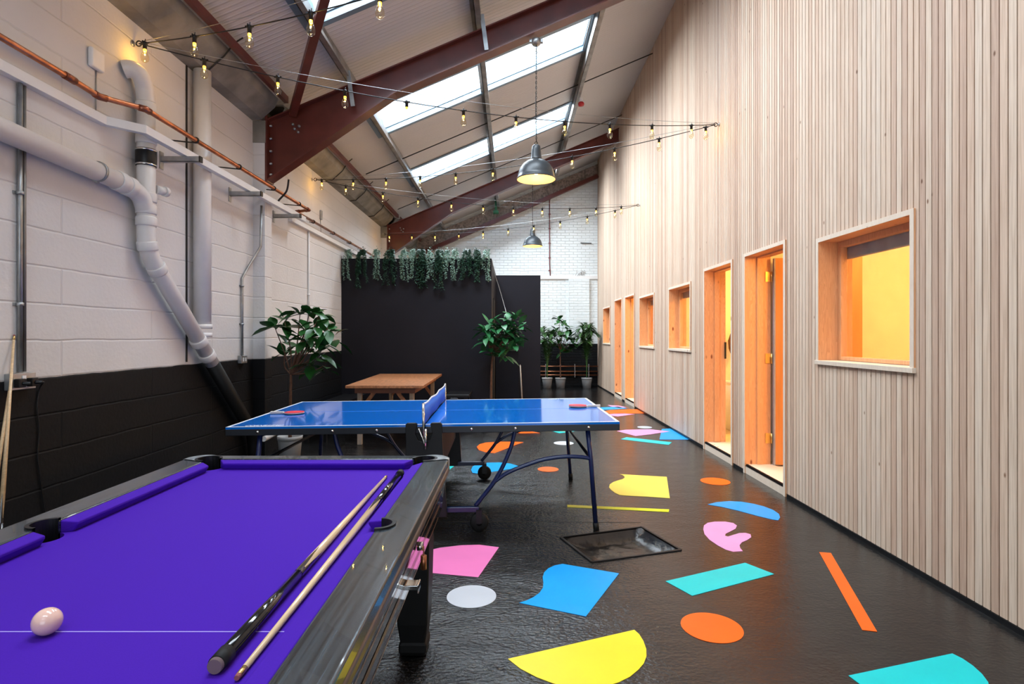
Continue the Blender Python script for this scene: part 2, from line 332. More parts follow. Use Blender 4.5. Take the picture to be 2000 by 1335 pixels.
def empty(name, loc, rot=(0,0,0)):
    o = bpy.data.objects.new(name, None); o.empty_display_size = .1; COL.objects.link(o); o.location = loc; o.rotation_euler = rot
    ROOTS[o.name] = Matrix.LocRotScale(Vector(loc), __import__('mathutils').Euler(rot), None); return o
def thing(name, label, cat, loc, rot=(0,0,0), group=None): return tag(empty(name, loc, rot), label, cat, group)
def copy_tree(o, parent=None):
    c = o.copy(); COL.objects.link(c)
    if parent: c.parent = parent
    for ch in list(o.children): copy_tree(ch, c)
    return c
def fl(px, py): k = H/(py-655); return ((px-1000)*k, F*k)          # floor point seen at a photo coordinate
def at(px, py, Y, ): return Vector(((px-1000)/F*Y, Y, H-(py-655)/F*Y))
def smooth_path(pts, n=6):
    P = [Vector(p) for p in pts]; out = []
    for i in range(len(P)-1):
        p0 = P[max(i-1,0)]; p1 = P[i]; p2 = P[i+1]; p3 = P[min(i+2,len(P)-1)]
        for k in range(n):
            t = k/n; out.append(.5*((2*p1)+(p2-p0)*t+(2*p0-5*p1+4*p2-p3)*t*t+(3*p1-p0-3*p2+p3)*t**3))
    out.append(P[-1]); return out

XL, XR, YB, YF = -2.85, 2.35, 15.63, -5.0

# ================================================================== THE SETTING
# ---- floor with a recessed drain
drain = [fl(1095,1049), fl(1156.5,1097.5), fl(1330,1074), fl(1253,1029)]
def floor_mesh():
    bm = bmesh.new()
    o = [bm.verts.new((x,y,0)) for x,y in ((-3.1,YF-.3),(2.42,YF-.3),(2.42,YB+.3),(-3.1,YB+.3))]
    i = [bm.verts.new((x,y,0)) for x,y in drain]
    e = [bm.edges.new((l[k],l[(k+1)%4])) for l in (o,i) for k in range(4)]
    bmesh.ops.triangle_fill(bm, use_beauty=True, use_dissolve=False, edges=e, normal=(0,0,1))
    me = bpy.data.meshes.new('floor'); bm.normal_update()
    for f in bm.faces:
        if f.normal.z < 0: f.normal_flip()
    bm.to_mesh(me); bm.free(); me.materials.append(M['floor']); ob = bpy.data.objects.new('floor', me); COL.objects.link(ob); return ob
struct(floor_mesh())

# ---- left wall, gable wall, wall behind the camera
struct(MB().box(XL-.2, YF-.2, -.05, XL, YB+.2, 4.25).build('wall_left', M['wall_left']))
b = MB(); b.box(XL, YB, 0, 2.42, YB+.25, 2.95)
b.extrude([(XL,YB,2.95),(2.42,YB,2.95),(2.42,YB,roofz(2.42)),(XL,YB,roofz(XL))], (0,.25,0))
b.build('wall_back', M['wall_back']); struct(bpy.data.objects['wall_back'])
b = MB(); b.box(.0, YB-.03, 2.93, XR, YB, 3.02); struct(b.build('trim_1', M['plaster']))       # ledge over the pier
b = MB(); b.box(1.55, YB-.06, 1.155, 2.12, YB, 2.93); struct(b.build('trim_2', M['wall_back']))   # shallow brick pier
b = MB(); b.box(XL,YF-.2,0,-2.3,YF,4.2); b.box(1.9,YF-.2,0,2.42,YF,roofz(2.42)); b.extrude([(-2.3,YF-.2,3.8),(1.9,YF-.2,3.8),(1.9,YF-.2,roofz(1.9)),(-2.3,YF-.2,roofz(-2.3))],(0,.2,0))
struct(b.build('wall_front', M['plaster']))

# ---- roof sheet with skylight openings
RT = .08
def roof_panel(b, x0, x1, y0, y1, t=RT):
    b.hexa([(x0,y0,roofz(x0)),(x1,y0,roofz(x1)),(x1,y1,roofz(x1)),(x0,y1,roofz(x0)),(x0,y0,roofz(x0)+t),(x1,y0,roofz(x1)+t),(x1,y1,roofz(x1)+t),(x0,y1,roofz(x0)+t)])
b = MB(); y = YF-.2
for a, c in SKY:
    roof_panel(b, -3.05, 2.75, y, a); roof_panel(b, -3.05, SX0, a, c); roof_panel(b, SX1, 2.75, a, c); y = c
roof_panel(b, -3.05, 2.75, y, YB+.25)
struct(b.build('ceiling', M['roof']))
# skylights: raised kerb, inner frame, glazing
n = 0
for i, (a, c) in enumerate(SKY):
    n += 1
    nm = 'window_%d' % n
    t = empty(nm, ((SX0+SX1)/2, (a+c)/2, roofz((SX0+SX1)/2))); struct(t)
    k = MB(); h = .20; w = .05
    def sl(x0, x1, y0, y1, d0, d1):
        k.hexa([(x0,y0,roofz(x0)+d0),(x1,y0,roofz(x1)+d0),(x1,y1,roofz(x1)+d0),(x0,y1,roofz(x0)+d0),(x0,y0,roofz(x0)+d1),(x1,y0,roofz(x1)+d1),(x1,y1,roofz(x1)+d1),(x0,y1,roofz(x0)+d1)])
    e = .006; sl(SX0-w, SX0+e, a-w, c+w, -.015, h); sl(SX1-e, SX1+w, a-w, c+w, -.015, h); sl(SX0+e, SX1-e, a-w, a+e, -.015, h); sl(SX0+e, SX1-e, c-e, c+w, -.015, h)
    k.build('kerb', M['frame_white'], t)
    k = MB(); w = .07
    sl(SX0-w, SX0+.004, a-w, c+w, -.024, -.0155); sl(SX1-.004, SX1+w, a-w, c+w, -.024, -.0155); sl(SX0, SX1, a-w, a+.004, -.024, -.0155); sl(SX0, SX1, c-.004, c+w, -.024, -.0155)
    sl(SX0, SX1, c-.02, c, .055, .07); sl(SX0, SX0+.02, a, c, .055, .07); sl(SX1-.02, SX1, a, c, .055, .07)
    k.build('window_frame', M['frame_white'], t)
    k = MB(); sl(SX0, SX1, a, c, .185, .19); k.build('pane', M['glass'], t)

# ---- cabin wall on the right: slats around the openings
WIN = [(3.325, 4.365, 1.19, 2.11), (7.47, 8.50, 1.19, 2.08), (9.39, 10.46, 1.19, 2.08), (13.60, 14.62, 1.19, 2.08)]
DOOR = [(4.885, 5.738, .085, 2.19), (6.06, 6.944, .085, 2.18), (10.90, 11.79, .085, 2.18), (12.14, 12.99, .085, 2.18)]
OPEN = WIN+DOOR
TOPZ = roofz(XR)
b = MB(); P = .049; k = int(math.floor(-1.2/P))
while k*P < YB:
    y0 = k*P+.0038; y1 = min((k+1)*P-.0038, YB); k += 1
    cuts = []
    for a, c, z0, z1 in OPEN:
        if y1 > a and y0 < c: cuts.append((a, c, z0, z1))
    segs = [(y0, y1, .03, TOPZ)]
    for a, c, z0, z1 in cuts:
        zl = z0 if z0 > .5 else .0
        new = []
        for s0, s1, q0, q1 in segs:
            if s0 < a: new.append((s0, a, q0, q1)); s0 = a
            if s1 > c: new.append((c, s1, q0, q1)); s1 = c
            if zl > .5: new.append((s0, s1, q0, z0))
            new.append((s0, s1, z1, q1))
        segs = new
    for s0, s1, q0, q1 in segs:
        if s1-s0 > .004: b.box(XR, s0, q0, XR+.022, s1, q1)
# stud wall behind the slats
def around(b, x0, x1, ya, yb, zt):
    ops = sorted(OPEN); y = ya
    for a, c, z0, z1 in ops:
        b.box(x0, y, 0, x1, a, zt)
        if z0 > .5: b.box(x0, a, 0, x1, c, z0)
        b.box(x0, a, z1, x1, c, zt); y = c
    b.box(x0, y, 0, x1, yb, zt)
sl_ob = b.build('wall_right', M['slats']); struct(sl_ob)
b = MB(); around(b, XR+.022, XR+.24, YF-.2, YB+.25, TOPZ+.05)
wb = b.build('wall_right_backing', M['slat_back']); wb.name = 'wall_right_studs'; struct(wb)
b = MB()
ends = [YF]+[y for a, c, _, _ in sorted(DOOR) for y in (a-.03, c+.03)]+[YB]
for i in range(0, len(ends), 2): b.box(XR-.006, ends[i], 0, XR+.02, ends[i+1], .028)
struct(b.build('baseboard_right', M['black']))

# ---- cabin rooms
ROOM = [(2.3, 5.9), (5.9, 8.95), (8.95, 11.96), (11.96, 15.6)]
XI = XR+.24; XO = 5.0
b = MB()
for i, (a, c) in enumerate(ROOM):
    b.box(XI, a-.03, .07, XO, a+.03, 2.55)
b.box(XI, 15.57, .07, XO, 15.63, 2.55); b.box(XO, 2.27, .07, XO+.06, 15.63, 2.55)
around(b, XI, XI+.012, 2.27, 15.63, 2.55)
struct(b.build('wall_cabins', M['plaster']))
struct(MB().box(XI, 2.27, .0, XO, 15.63, .08).build('floor_cabins', M['pine_pale']))
struct(MB().box(XI, 2.27, 2.55, XO, 15.63, 2.62).build('ceiling_cabins', M['plaster']))
WARM = (1, .50, .10)
for i, (a, c) in enumerate(ROOM):
    y = (a+c)/2
    t = thing('ceiling_light', ['warm ceiling light in the nearest cabin, behind the big window', 'warm ceiling light in the second cabin along the slatted wall', 'warm ceiling light in the third cabin along the slatted wall', 'warm ceiling light in the farthest cabin by the plants'][i], 'lamp', (3.9, y, 2.49), group='cabin ceiling lights')
    MB().lathe([(0,.06),(.17,.06),(.17,.035),(.155,.035),(.155,.06)], (3.9,y,2.49), 28).build('housing', M['white'], t)
    MB().lathe([(0,.01),(.13,.015),(.15,.035),(.15,.05)], (3.9,y,2.49), 28).build('diffuser', mat('warm_diffuser', (1,.8,.5), .5, emit=WARM, es=6), t)
    l = bpy.data.lights.new('cabin_lamp', 'POINT'); l.energy = [92, 92, 84, 84][i]; l.color = WARM; l.shadow_soft_size = .14
    lo = bpy.data.objects.new('cabin_lamp', l); COL.objects.link(lo); lo.location = (3.9, y, 2.30)

# ---- window and door linings
def edge_trim(t, a, c, z0, z1, xa, th=.02):
    k = MB(); k.box(xa-.003, a-.013, z0-.001, xa, a+th, z1+.013); k.box(xa-.003, c-th, z0-.001, xa, c+.013, z1+.013); k.box(xa-.003, a+th, z1-th, xa, c-th, z1+.013)
    k.build('edge_trim', M['pine_pale'], t)
def lining(t, a, c, z0, z1, xa, xb, th=.02, proud=.01, bottom=True):
    k = MB(); xa -= proud
    k.box(xa, a-.012, z0 if not bottom else z0-.012, xb, a+th, z1+.012); k.box(xa, c-th, z0 if not bottom else z0-.012, xb, c+.012, z1+.012)
    k.box(xa, a+th, z1-th, xb, c-th, z1+.012)
    o = k.build('lining', M['pine'], t, bevel=.002); edge_trim(t, a, c, z0, z1, xa); return o
for i, (a, c, z0, z1) in enumerate(WIN):
    n += 1
    t = empty('window_%d' % n, (XR, (a+c)/2, z0)); struct(t)
    lining(t, a, c, z0, z1, XR, XI+.01, bottom=False)
    k = MB(); k.box(XR-.022, a-.016, z0-.03, XI+.01, c+.016, z0+.002); k.build('window_sill', M['pine_pale'], t, bevel=.003)
    k = MB(); w = .045; x0 = XR+.135; x1 = XR+.185; A = a+.02; Cc = c-.02; Z0 = z0+.004; Z1 = z1-.02
    k.box(x0, A, Z0, x1, A+w, Z1); k.box(x0, Cc-w, Z0, x1, Cc, Z1); k.box(x0, A+w, Z1-w, x1, Cc-w, Z1); k.box(x0, A+w, Z0, x1, Cc-w, Z0+.028)
    k.build('window_frame', M['pine'], t, bevel=.003)
    k = MB(); k.box(x0+.018, A+w-.008, Z0+.02, x0+.024, Cc-w+.008, Z1-w+.008); k.build('pane', M['glass'], t)
    k = MB(); k.box(x0+.055, A+.01, Z1-.13, x1+.04, Cc-.01, Z1-.005); k.build('blind_cassette', M['screen'], t, bevel=.008)
for i, (a, c, z0, z1) in enumerate(DOOR):
    t = empty('door_%d' % (i+1), (XR, (a+c)/2, 0)); struct(t)
    k = MB(); xa = XR-.01; xb = XI+.01
    k.box(xa, a-.012, 0.0, xb, a+.02, z1+.012); k.box(xa, c-.02, 0.0, xb, c+.012, z1+.012); k.box(xa, a+.02, z1-.02, xb, c-.02, z1+.012)
    k.build('lining', M['pine'], t, bevel=.002); edge_trim(t, a, c, .0, z1, xa)
    k = MB(); x0 = XR+.11; x1 = XR+.17       # rebated stops
    k.box(x0, a+.02, .09, x1, a+.034, z1-.02); k.box(x0, c-.034, .09, x1, c-.02, z1-.02); k.box(x0, a+.034, z1-.034, x1, c-.034, z1-.02)
    k.build('door_stop', M['pine'], t)
    k = MB(); k.box(XR+.02, a+.02, .055, xb+.02, c-.02, .088); k.build('threshold', M['pine_pale'], t)
    k = MB(); k.box(XR-.004, a+.02, .0, XR+.02, c-.02, .07); k.build('riser', M['pine_pale'], t)
    k = MB(); k.box(XR-.006, a+.02, .071, XR+.022, c-.02, .076)
    yy = a+.03
    while yy < c-.03: k.box(XR-.004, yy, .076, XR+.018, yy+.009, .092); yy += .019
    k.build('brush_strip', M['black'], t)
# open leaf of the nearest door, hung on its far jamb
t = empty('door_5', (XI+.02, 5.70, .09)); struct(t)
d = Vector((.845, -.11, 0)).normalized(); hn = Vector((2.615, 5.705, 0)); nn = Vector((d.y, -d.x, 0))
def leaf(x0, x1, t0, t1, z0, z1, b):
    p = lambda u, v, z: tuple(hn+d*u+nn*v+Vector((0,0,z)))
    return b.hexa([p(x0,t0,z0),p(x1,t0,z0),p(x1,t1,z0),p(x0,t1,z0),p(x0,t0,z1),p(x1,t0,z1),p(x1,t1,z1),p(x0,t1,z1)])
leaf(.012, .82, 0, .044, .095, 2.15, MB()).build('door_leaf', M['door_ply'], t, bevel=.002)
leaf(.0, .012, .0, .044, .095, 2.15, MB()).build('edge_band', M['screen'], t)
for z in (.30, 1.10, 1.92):
    k = MB(); k.box(2.545, 5.712, z, 2.60, 5.7185, z+.10); k.tube([(2.602,5.700,z),(2.602,5.700,z+.10)], .008, 10); k.build('hinge', M['yellow_brass'], t)
leaf(.72, .74, .044, .10, 1.05, 1.075, MB()); 
k = MB(); leaf(.735, .755, .044, .095, 1.04, 1.06, k); leaf(.64, .755, .085, .10, 1.04, 1.06, k); k.build('door_handle', M['chrome'], t, bevel=.004)
# keep plate on the second door's jamb
MB().box(2.585, 6.90, 1.10, 2.60, 6.926, 1.30).build('strike_plate', M['dark_steel'], bpy.data.objects['door_2'])

# things glimpsed through the second door
t = thing('storage_plinth', 'white boxy plinth glimpsed through the second doorway', 'plinth', (3.15, 7.75, .08))
MB().box(2.98, 7.5, .08, 3.6, 8.1, .72).build('body', M['white'], t, bevel=.006); MB().box(2.965, 7.48, .72, 3.62, 8.12, .745).build('top', M['pine_pale'], t, bevel=.003)
t = tag(MB().lathe([(0,0),(.09,0),(.085,.05),(.06,.14),(.075,.15),(.06,.17),(0,.18)], (3.13,7.75,.745), 20).build('crumpled_bag', M['bat_wood']), 'pinkish paper bag on the white plinth in the second cabin', 'bag')
t = tag(MB().lathe([(0,0),(.05,.01),(.075,.08),(.085,.2),(.05,.31),(0,.34)], (3.40,8.72,1.10), 18).build('hanging_hat', M['bark']), 'dark brown rounded hat hanging on the yellow wall in the second cabin', 'hat')

# ---- drain tray
t = thing('drain_tray', 'wet black recessed drain tray sunk into the floor near the table tennis legs', 'drain', (sum(p[0] for p in drain)/4, sum(p[1] for p in drain)/4, -.06))
cx = sum(p[0] for p in drain)/4; cy = sum(p[1] for p in drain)/4
def ring(s, z): return [(cx+(x-cx)*s, cy+(y-cy)*s, z) for x, y in drain]
N = 12; vs = []; fs = []
def bil(u, v):
    a, b_, c_, d_ = [Vector((p[0], p[1])) for p in drain]; return a*(1-u)*(1-v)+b_*u*(1-v)+c_*u*v+d_*(1-u)*v
for i in range(N+1):
    for j in range(N+1):
        u = i/N; v = j/N; p = bil(u, v); e = min(u, 1-u, v, 1-v); z = -.001-.055*min(1, (e/.16))**.8+(.006*random.uniform(-1,1) if e > .1 else 0)
        vs.append((p.x, p.y, z))
for i in range(N):
    for j in range(N): fs.append((i*(N+1)+j, (i+1)*(N+1)+j, (i+1)*(N+1)+j+1, i*(N+1)+j+1))
MB().add(vs, fs, True).build('basin', M['tray'], t)
k = MB()
for q in range(4):
    a = Vector((*drain[q], .003)); c = Vector((*drain[(q+1)%4], .003)); k.beam(a, c, .016, .006)
k.build('rim', M['black'], t)

# ---- painted shapes on the floor
COLS = {'pink': (.86, .22, .52), 'palepink': (.84, .33, .58), 'yellow': (.90, .68, .015), 'blue': (.0, .32, .80), 'orange': (1.0, .13, .004), 'teal': (.0, .56, .56), 'white': (.52, .55, .60), 'lime': (.80, .82, .01), 'straw': (.86, .66, .09), 'skyblue': (.0, .34, .78)}
DM = {k: mat('floor_paint_'+k, v, .36, var=.07, vs=4, bump=.03, bs=50, spec=.3) for k, v in COLS.items()}
def decal(pts, col, label, z=.002, sm=False, name='floor_decal'):
    w = [fl(*p) for p in pts]
    if sm: w = [(p.x, p.y) for p in smooth_path([(x,y,0) for x,y in w], 5)]
    o = MB().prism(w, 0.0005, z).build(name, DM[col]); tag(o, label, 'floor decal', 'bright painted shapes on the black floor'); return o
def disc(px, py, r, col, label, z=.002):
    c = fl(px, py); w = [(c[0]+r*math.cos(2*PI*k/48), c[1]+r*math.sin(2*PI*k/48)) for k in range(48)]
    o = MB().prism(w, .0005, z).build('floor_decal', DM[col]); tag(o, label, 'floor decal', 'bright painted shapes on the black floor')
def z2(x, y): return (600+x/2.857, 870+y/2.857)
def z3(x, y): return (1200+x/2.5, 870+y/2.5)
def z8(x, y): return (420+x/2.41, 700+y/2.41)
def z6(x, y): return (1000+x/3.333, 500+y/3.333)
decal([(775,1098),(800,1084),(831,1076),(859,1069.5),(901,1064.6),(936,1063.6),(974.5,1068.5),(934,1127),(845,1119),(790,1114)], 'pink', 'pink floor shape with a curved back edge beside the pool table')
disc(921, 1164, .131, 'white', 'pale grey circle on the floor below the pink shape')
decal([z2(1740,713),z2(1555,953),z2(1183,877)]+[z2(*p) for p in ((1225,864),(1262,846),(1296,822),(1316,792),(1318,765),(1314,735),(1322,708),(1345,685),(1382,668),(1425,660))], 'blue', 'large blue wavy-sided floor shape below the drain tray')
decal([z2(1120,1190),z2(1825,1028)]+[z2(*p) for p in ((1852,1052),(1876,1090),(1892,1135),(1893,1175),(1878,1215),(1848,1250),(1800,1290),(1735,1322),(1650,1345),(1560,1357),(1460,1350),(1370,1326),(1280,1292),(1190,1245))], 'yellow', 'large yellow half-moon shape at the bottom edge of the photo')
def z1(x, y): return (1060+x/5.882, 780+y/5.882)
decal([z1(885,857),z1(1425,888),z1(1460,1133)]+[z1(*p) for p in ((1200,1115),(940,1102),(885,1097),(830,1072),(785,1038),(762,1008),(770,975),(810,948),(860,930),(915,915),(940,900),(938,880),(915,865))], 'straw', 'pale yellow flag-like shape right of the table tennis legs')
decal([(1108,985.5),(1307,994.5),(1306,999.5),(1108,990)], 'lime', 'thin lime yellow bar passing behind the near right leg of the blue table')
disc(1397, 939.5, .135, 'orange', 'orange circle in front of the nearest doorway')
decal([z3(*p) for p in ((455,287),(500,276),(560,271),(620,274),(680,284),(730,297),(775,314),(803,333),(809,350),(800,364),(770,360),(700,343),(600,316),(520,298))], 'blue', 'blue lens-shaped sliver between the orange circle and the wall')
decal([z3(*p) for p in ((434,408),(437,390),(455,377),(490,371),(540,371),(580,378),(598,390),(592,405),(568,418),(543,430),(540,440),(555,444),(580,436),(610,427),(640,426),(665,433),(668,447),(648,461),(622,472),(611,486),(614,500),(627,515),(580,518),(545,508),(505,487),(465,460),(440,432))], 'palepink', 'pale pink squiggle shape with a notch, right of the drain tray')
decal([z3(250,662),z3(638,572),z3(780,627),z3(380,733)], 'teal', 'turquoise slanted bar shape above the large orange disc')
decal([z3(1000,520),z3(1057,524),z3(1283,908),z3(1210,900)], 'orange', 'long thin orange bar pointing towards the slatted wall')
disc(1390, 1224.5, .141, 'orange', 'large orange disc between the turquoise bar and the yellow half-moon')
decal([z3(1143,1123),z3(1650,1015)]+[z3(*p) for p in ((1700,1040),(1750,1074),(1795,1115),(1825,1155),(1835,1200),(1810,1240))]+[z3(1300,1240)], 'teal', 'turquoise shape with a curved end in the bottom right corner')
disc(1070.5, 916, .108, 'orange', 'small orange circle under the right half of the blue table')
decal([z8(*p) for p in ((1205,524),(1212,508),(1235,497),(1280,490),(1340,489),(1390,494),(1436,508),(1390,520),(1330,529),(1280,537),(1235,541),(1212,538))], 'skyblue', 'sky blue leaf-like shape behind the far wheel of the blue table')
decal([(866,908),(887,909.5),(868,926),(858,928),(855,912)], 'teal', 'small turquoise triangle beside the pool table corner')
decal([z8(*p) for p in ((1232,415),(1245,403),(1275,395),(1340,391),(1400,391),(1452,393),(1420,404),(1370,424),(1315,445),(1270,440),(1242,430))], 'orange', 'orange teardrop shape under the blue table near the net')
disc(1101, 865, .128, 'white', 'white circle under the right end of the blue table')
decal([z8(*p) for p in ((1375,333),(1450,335),(1530,350),(1440,352),(1400,345))], 'orange', 'small orange sliver just behind the blue table edge')
decal([z1(*p) for p in ((30,345),(120,330),(280,322),(430,325),(420,333),(360,352),(280,366),(150,364))], 'yellow', 'yellow sliver peeking below the blue table top', .0025)
decal([z1(*p) for p in ((100,360),(280,350),(420,345),(330,372),(190,386))], 'teal', 'turquoise sliver under the yellow one below the table top', .0018)
decal([z1(*p) for p in ((370,335),(520,330),(500,338),(400,352))], 'blue', 'blue sliver beside the far right leg of the blue table', .0022)
disc(1259, 834, .108, 'white', 'white circle nearest the far cabin doors')
decal([z6(*p) for p in ((683,1138),(740,1130),(900,1127),(1025,1141),(900,1160),(805,1171))], 'palepink', 'pale pink kite shape overlapping the blue patch by the wall', .003)
decal([z6(*p) for p in ((975,1125),(1058,1120),(1175,1193),(960,1193))], 'blue', 'blue patch touching the foot of the slatted wall', .002)
decal([z6(*p) for p in ((745,1178),(1040,1211),(1020,1228),(708,1191))], 'teal', 'turquoise bar below the pale pink kite shape')
decal([z6(*p) for p in ((590,1013),(640,1001),(840,995),(875,1022),(640,1026))], 'orange', 'orange shape reaching the wall beyond the blue table')
decal([z6(*p) for p in ((560,985),(690,979),(750,991),(640,998),(570,1000))], 'skyblue', 'dull blue patch beyond the corner of the blue table')
decal([z6(*p) for p in ((622,969),(700,973),(745,984),(700,987),(645,978))], 'palepink', 'farthest pale pink zigzag shape on the floor')
decal([z6(*p) for p in ((600,1032),(700,1022),(800,1028),(690,1043))], 'palepink', 'pale pink lens shape below the orange one by the table corner')
# thin crack across the floor
struct(MB().prism([(-2.5,4.235),(-.5,4.222),(.5,4.21),(.95,4.20),(.95,4.205),(.5,4.216),(-.5,4.228),(-2.5,4.24)], 0.0001, .0008).build('trim_3', M['black']))

# ================================================================== ROOF STEEL
def portal(Y, label):
    t = thing('portal_frame', label, 'steel frame', (-2.72, Y, 3.1), group='red portal frames under the roof')
    zt = lambda x: 4.9+.421*x
    zb = lambda x: max(-9, (4.62+.43*x))
    x0 = -2.70; xh = -1.30
    web = [(x0, zt(x0)), (XR-.02, zt(XR)), (XR-.02, zb(XR)), (xh, zb(xh)), (x0, 3.10)]
    k = MB(); k.extrude([(x, Y-.006, z) for x, z in web], (0,.012,0)); 
    def flange(pts, th=.014, w=.16):
        for (xa, za), (xb, zb_) in zip(pts, pts[1:]):
            k.beam((xa,Y,za), (xb,Y,zb_), w, th, up=(-(zb_-za),0,(xb-xa)))
    flange([(x0, zt(x0)), (XR-.02, zt(XR))]); flange([(x0, 3.10), (xh, zb(xh)), (XR-.02, zb(XR))])
    k.build('rafter', M['red_steel'], t)
    k = MB(); k.box(x0-.02, Y-.09, 3.08, x0+.004, Y+.09, 3.80); k.build('end_plate', M['red_steel'], t)
    for z in (3.16, 3.28, 3.42, 3.56, 3.70):
        k = MB(); k.lathe([(0,.022),(.013,.022),(.015,0)], (x0+.02, Y-.05, z), 6, Matrix.Rotation(PI/2,3,'Y')); k.build('bolt', M['galv'], t)
    for dx, dz in ((0,0),(.05,.03),(-.02,.05),(.04,-.035)):
        k = MB(); k.lathe([(0,.022),(.014,.022),(.016,0)], (-2.42+dx, Y-.008, 3.68+dz), 6, Matrix.Rotation(PI/2,3,'X')); k.build('bolt', M['galv'], t)
    return t
portal(6.35, 'near dark red steel roof frame crossing above the blue table')
portal(12.44, 'far dark red steel roof frame above the black box')
# brick-encased stanchions carrying the frames
for Y, nm in ((6.35,'trim_4'), (12.44,'trim_5')):
    struct(MB().box(XL, Y-.09, 0, -2.72, Y+.09, 3.55).build(nm, M['wall_left']))
    struct(MB().box(XL, Y-.10, 3.50, -2.71, Y+.10, 3.74).build('trim_%d' % (6 if Y < 7 else 7), M['gutter']))
k = MB(); zt = lambda x: 4.86+.421*x
k.beam((-2.6,15.45,zt(-2.6)-.22), (XR-.02,15.45,zt(XR)-.14), .12, .10); k.build('gable_beam', M['red_steel'])
tag(bpy.data.objects['gable_beam'], 'dark red sloping steel beam fixed along the white brick gable', 'steel beam')
k = MB(); k.extrude([(-2.6,15.50,zt(-2.6)-.15),(XR-.02,15.50,zt(XR)-.08),(XR-.02,15.50,zt(XR)+.20),(-2.6,15.50,zt(-2.6)+.20)], (0,.128,0)); struct(k.build('trim_8', M['brick']))

for x, lab in ((-1.85,'grey steel roof purlin along the low left edge of the skylights'), (-.40,'grey steel roof purlin crossing the middle of the skylights'), (1.11,'grey steel roof purlin along the high right edge of the skylights')):
    z = roofz(x)-.008; y0 = YF; y1 = YB-.13
    k = MB(); s_ = .421
    k.box(x-.004, y0, z-.19, x+.004, y1, z-.006); k.box(x-.004, y0, z-.19, x+.062, y1, z-.182); k.box(x+.055, y0, z-.182, x+.062, y1, z-.155)
    k.hexa([(x-.062,y0,z-.034),(x,y0,z-.008),(x,y1,z-.008),(x-.062,y1,z-.034),(x-.062,y0,z-.028),(x,y0,z-.002),(x,y1,z-.002),(x-.062,y1,z-.028)])
    tag(k.build('roof_purlin', M['purlin']), lab, 'purlin', 'grey roof purlins')
k = MB(); k.box(-2.50, YF, 3.93, -2.455, 6.25, 3.94); k.box(-2.465, YF, 3.94, -2.455, 6.25, 4.0); k.box(-2.50, 6.45, 3.93, -2.455, 12.34, 3.94); k.box(-2.465, 6.45, 3.94, -2.455, 12.34, 4.0)
k.box(-2.50, 12.54, 3.93, -2.455, 15.4, 3.94); k.box(-2.465, 12.54, 3.94, -2.455, 15.4, 4.0)
tag(k.build('eaves_rail', M['red_steel']), 'thin dark red steel angle running along the low eaves beside the gutter', 'steel angle')
# eaves gutter in lengths between the frames
prof = [(XL,3.74),(-2.74,3.755),(-2.60,3.88),(-2.56,3.97),(-2.575,3.975),(-2.615,3.89),(-2.745,3.77),(XL,3.755)]
for i, (a, c, lab) in enumerate(((YF,6.24,'grey weathered eaves gutter along the top of the near left wall'), (6.46,12.33,'grey weathered eaves gutter between the two red frames'), (12.55,15.5,'grey weathered eaves gutter beyond the far red frame'))):
    t = thing('eaves_gutter', lab, 'gutter', (-2.7, (a+c)/2, 3.74), group='eaves gutters')
    MB().extrude([(x,a,z) for x,z in prof], (0,c-a,0)).build('channel', M['gutter'], t)
    k = MB(); k.box(XL, a, 3.98, -2.60, c, 4.0); k.build('back_board', M['gutter'], t)
    y = a+ (.9 if a > 0 else 4.9)
    while y < c-.2:
        if y > 2:
            k = MB(); k.tube([(XL+.01,y,3.733),(-2.735,y,3.745),(-2.58,y,3.885),(-2.52,y+.06,4.03),(-2.46,y+.1,4.10)], .007, 6); k.build('strap', M['dark_steel'], t)
        y += 1.3
# bracing strut rising from the near frame towards the camera
k = MB(); a = Vector((-2.42,6.28,3.80)); c = a+Vector((.85,-1.5,.40))*2.4
k.beam(a, c, .075, .010, up=(0,0,1)); k.beam(a+Vector((-.03,-.01,.035)), c+Vector((-.03,-.01,.035)), .010, .07, up=(0,0,1))
tag(k.build('brace_strut', M['red_steel']), 'dark red diagonal brace rising from the near frame towards the camera', 'steel brace')
for Y in (9.5, 12.15):
    k = MB(); k.beam((-2.44,Y,roofz(-2.44)-.10), (XR,Y,roofz(XR)-.10), .014, .014)
    tag(k.build('sag_rod', M['dark_steel']), 'thin dark rod under the roof between the two nearest far skylights' if Y < 10 else 'thin dark rod under the roof just before the far red frame', 'rod', 'thin roof rods')
# purlin cleats on the near frame
for x in (-1.80, -.33, 1.18):
    k = MB(); k.beam((x,6.24,4.90+.421*x+.14), (x+.05,6.26,4.90+.421*x-.24), .045, .012, up=(0,1,0)); tag(k.build('purlin_strut', M['galv']), {-1.80:'short grey steel strut at the left purlin on the near red frame', -.33:'short grey steel strut at the middle purlin on the near red frame', 1.18:'short grey steel strut at the right purlin on the near red frame'}[x], 'bracket', 'purlin struts on the near frame')
k = MB(); k.box(-.46,15.2,4.70,-.40,15.38,5.0); k.box(-.50,15.18,4.66,-.36,15.39,4.72); tag(k.build('strap_hanger', M['green_strap']), 'green painted steel hanger under the roof at the gable', 'bracket')
t = thing('fire_bell', 'small red fire alarm sounder fixed to the right roof purlin', 'alarm', (1.19, 9.8, 5.37))
MB().lathe([(0,.0),(.045,.005),(.055,.03),(.05,.055),(.035,.07),(0,.075)], (1.19,9.8,5.33), 20).build('body', M['red_plastic'], t)
MB().box(1.165,9.77,5.40,1.215,9.83,5.47).build('mounting_box', M['white'], t)

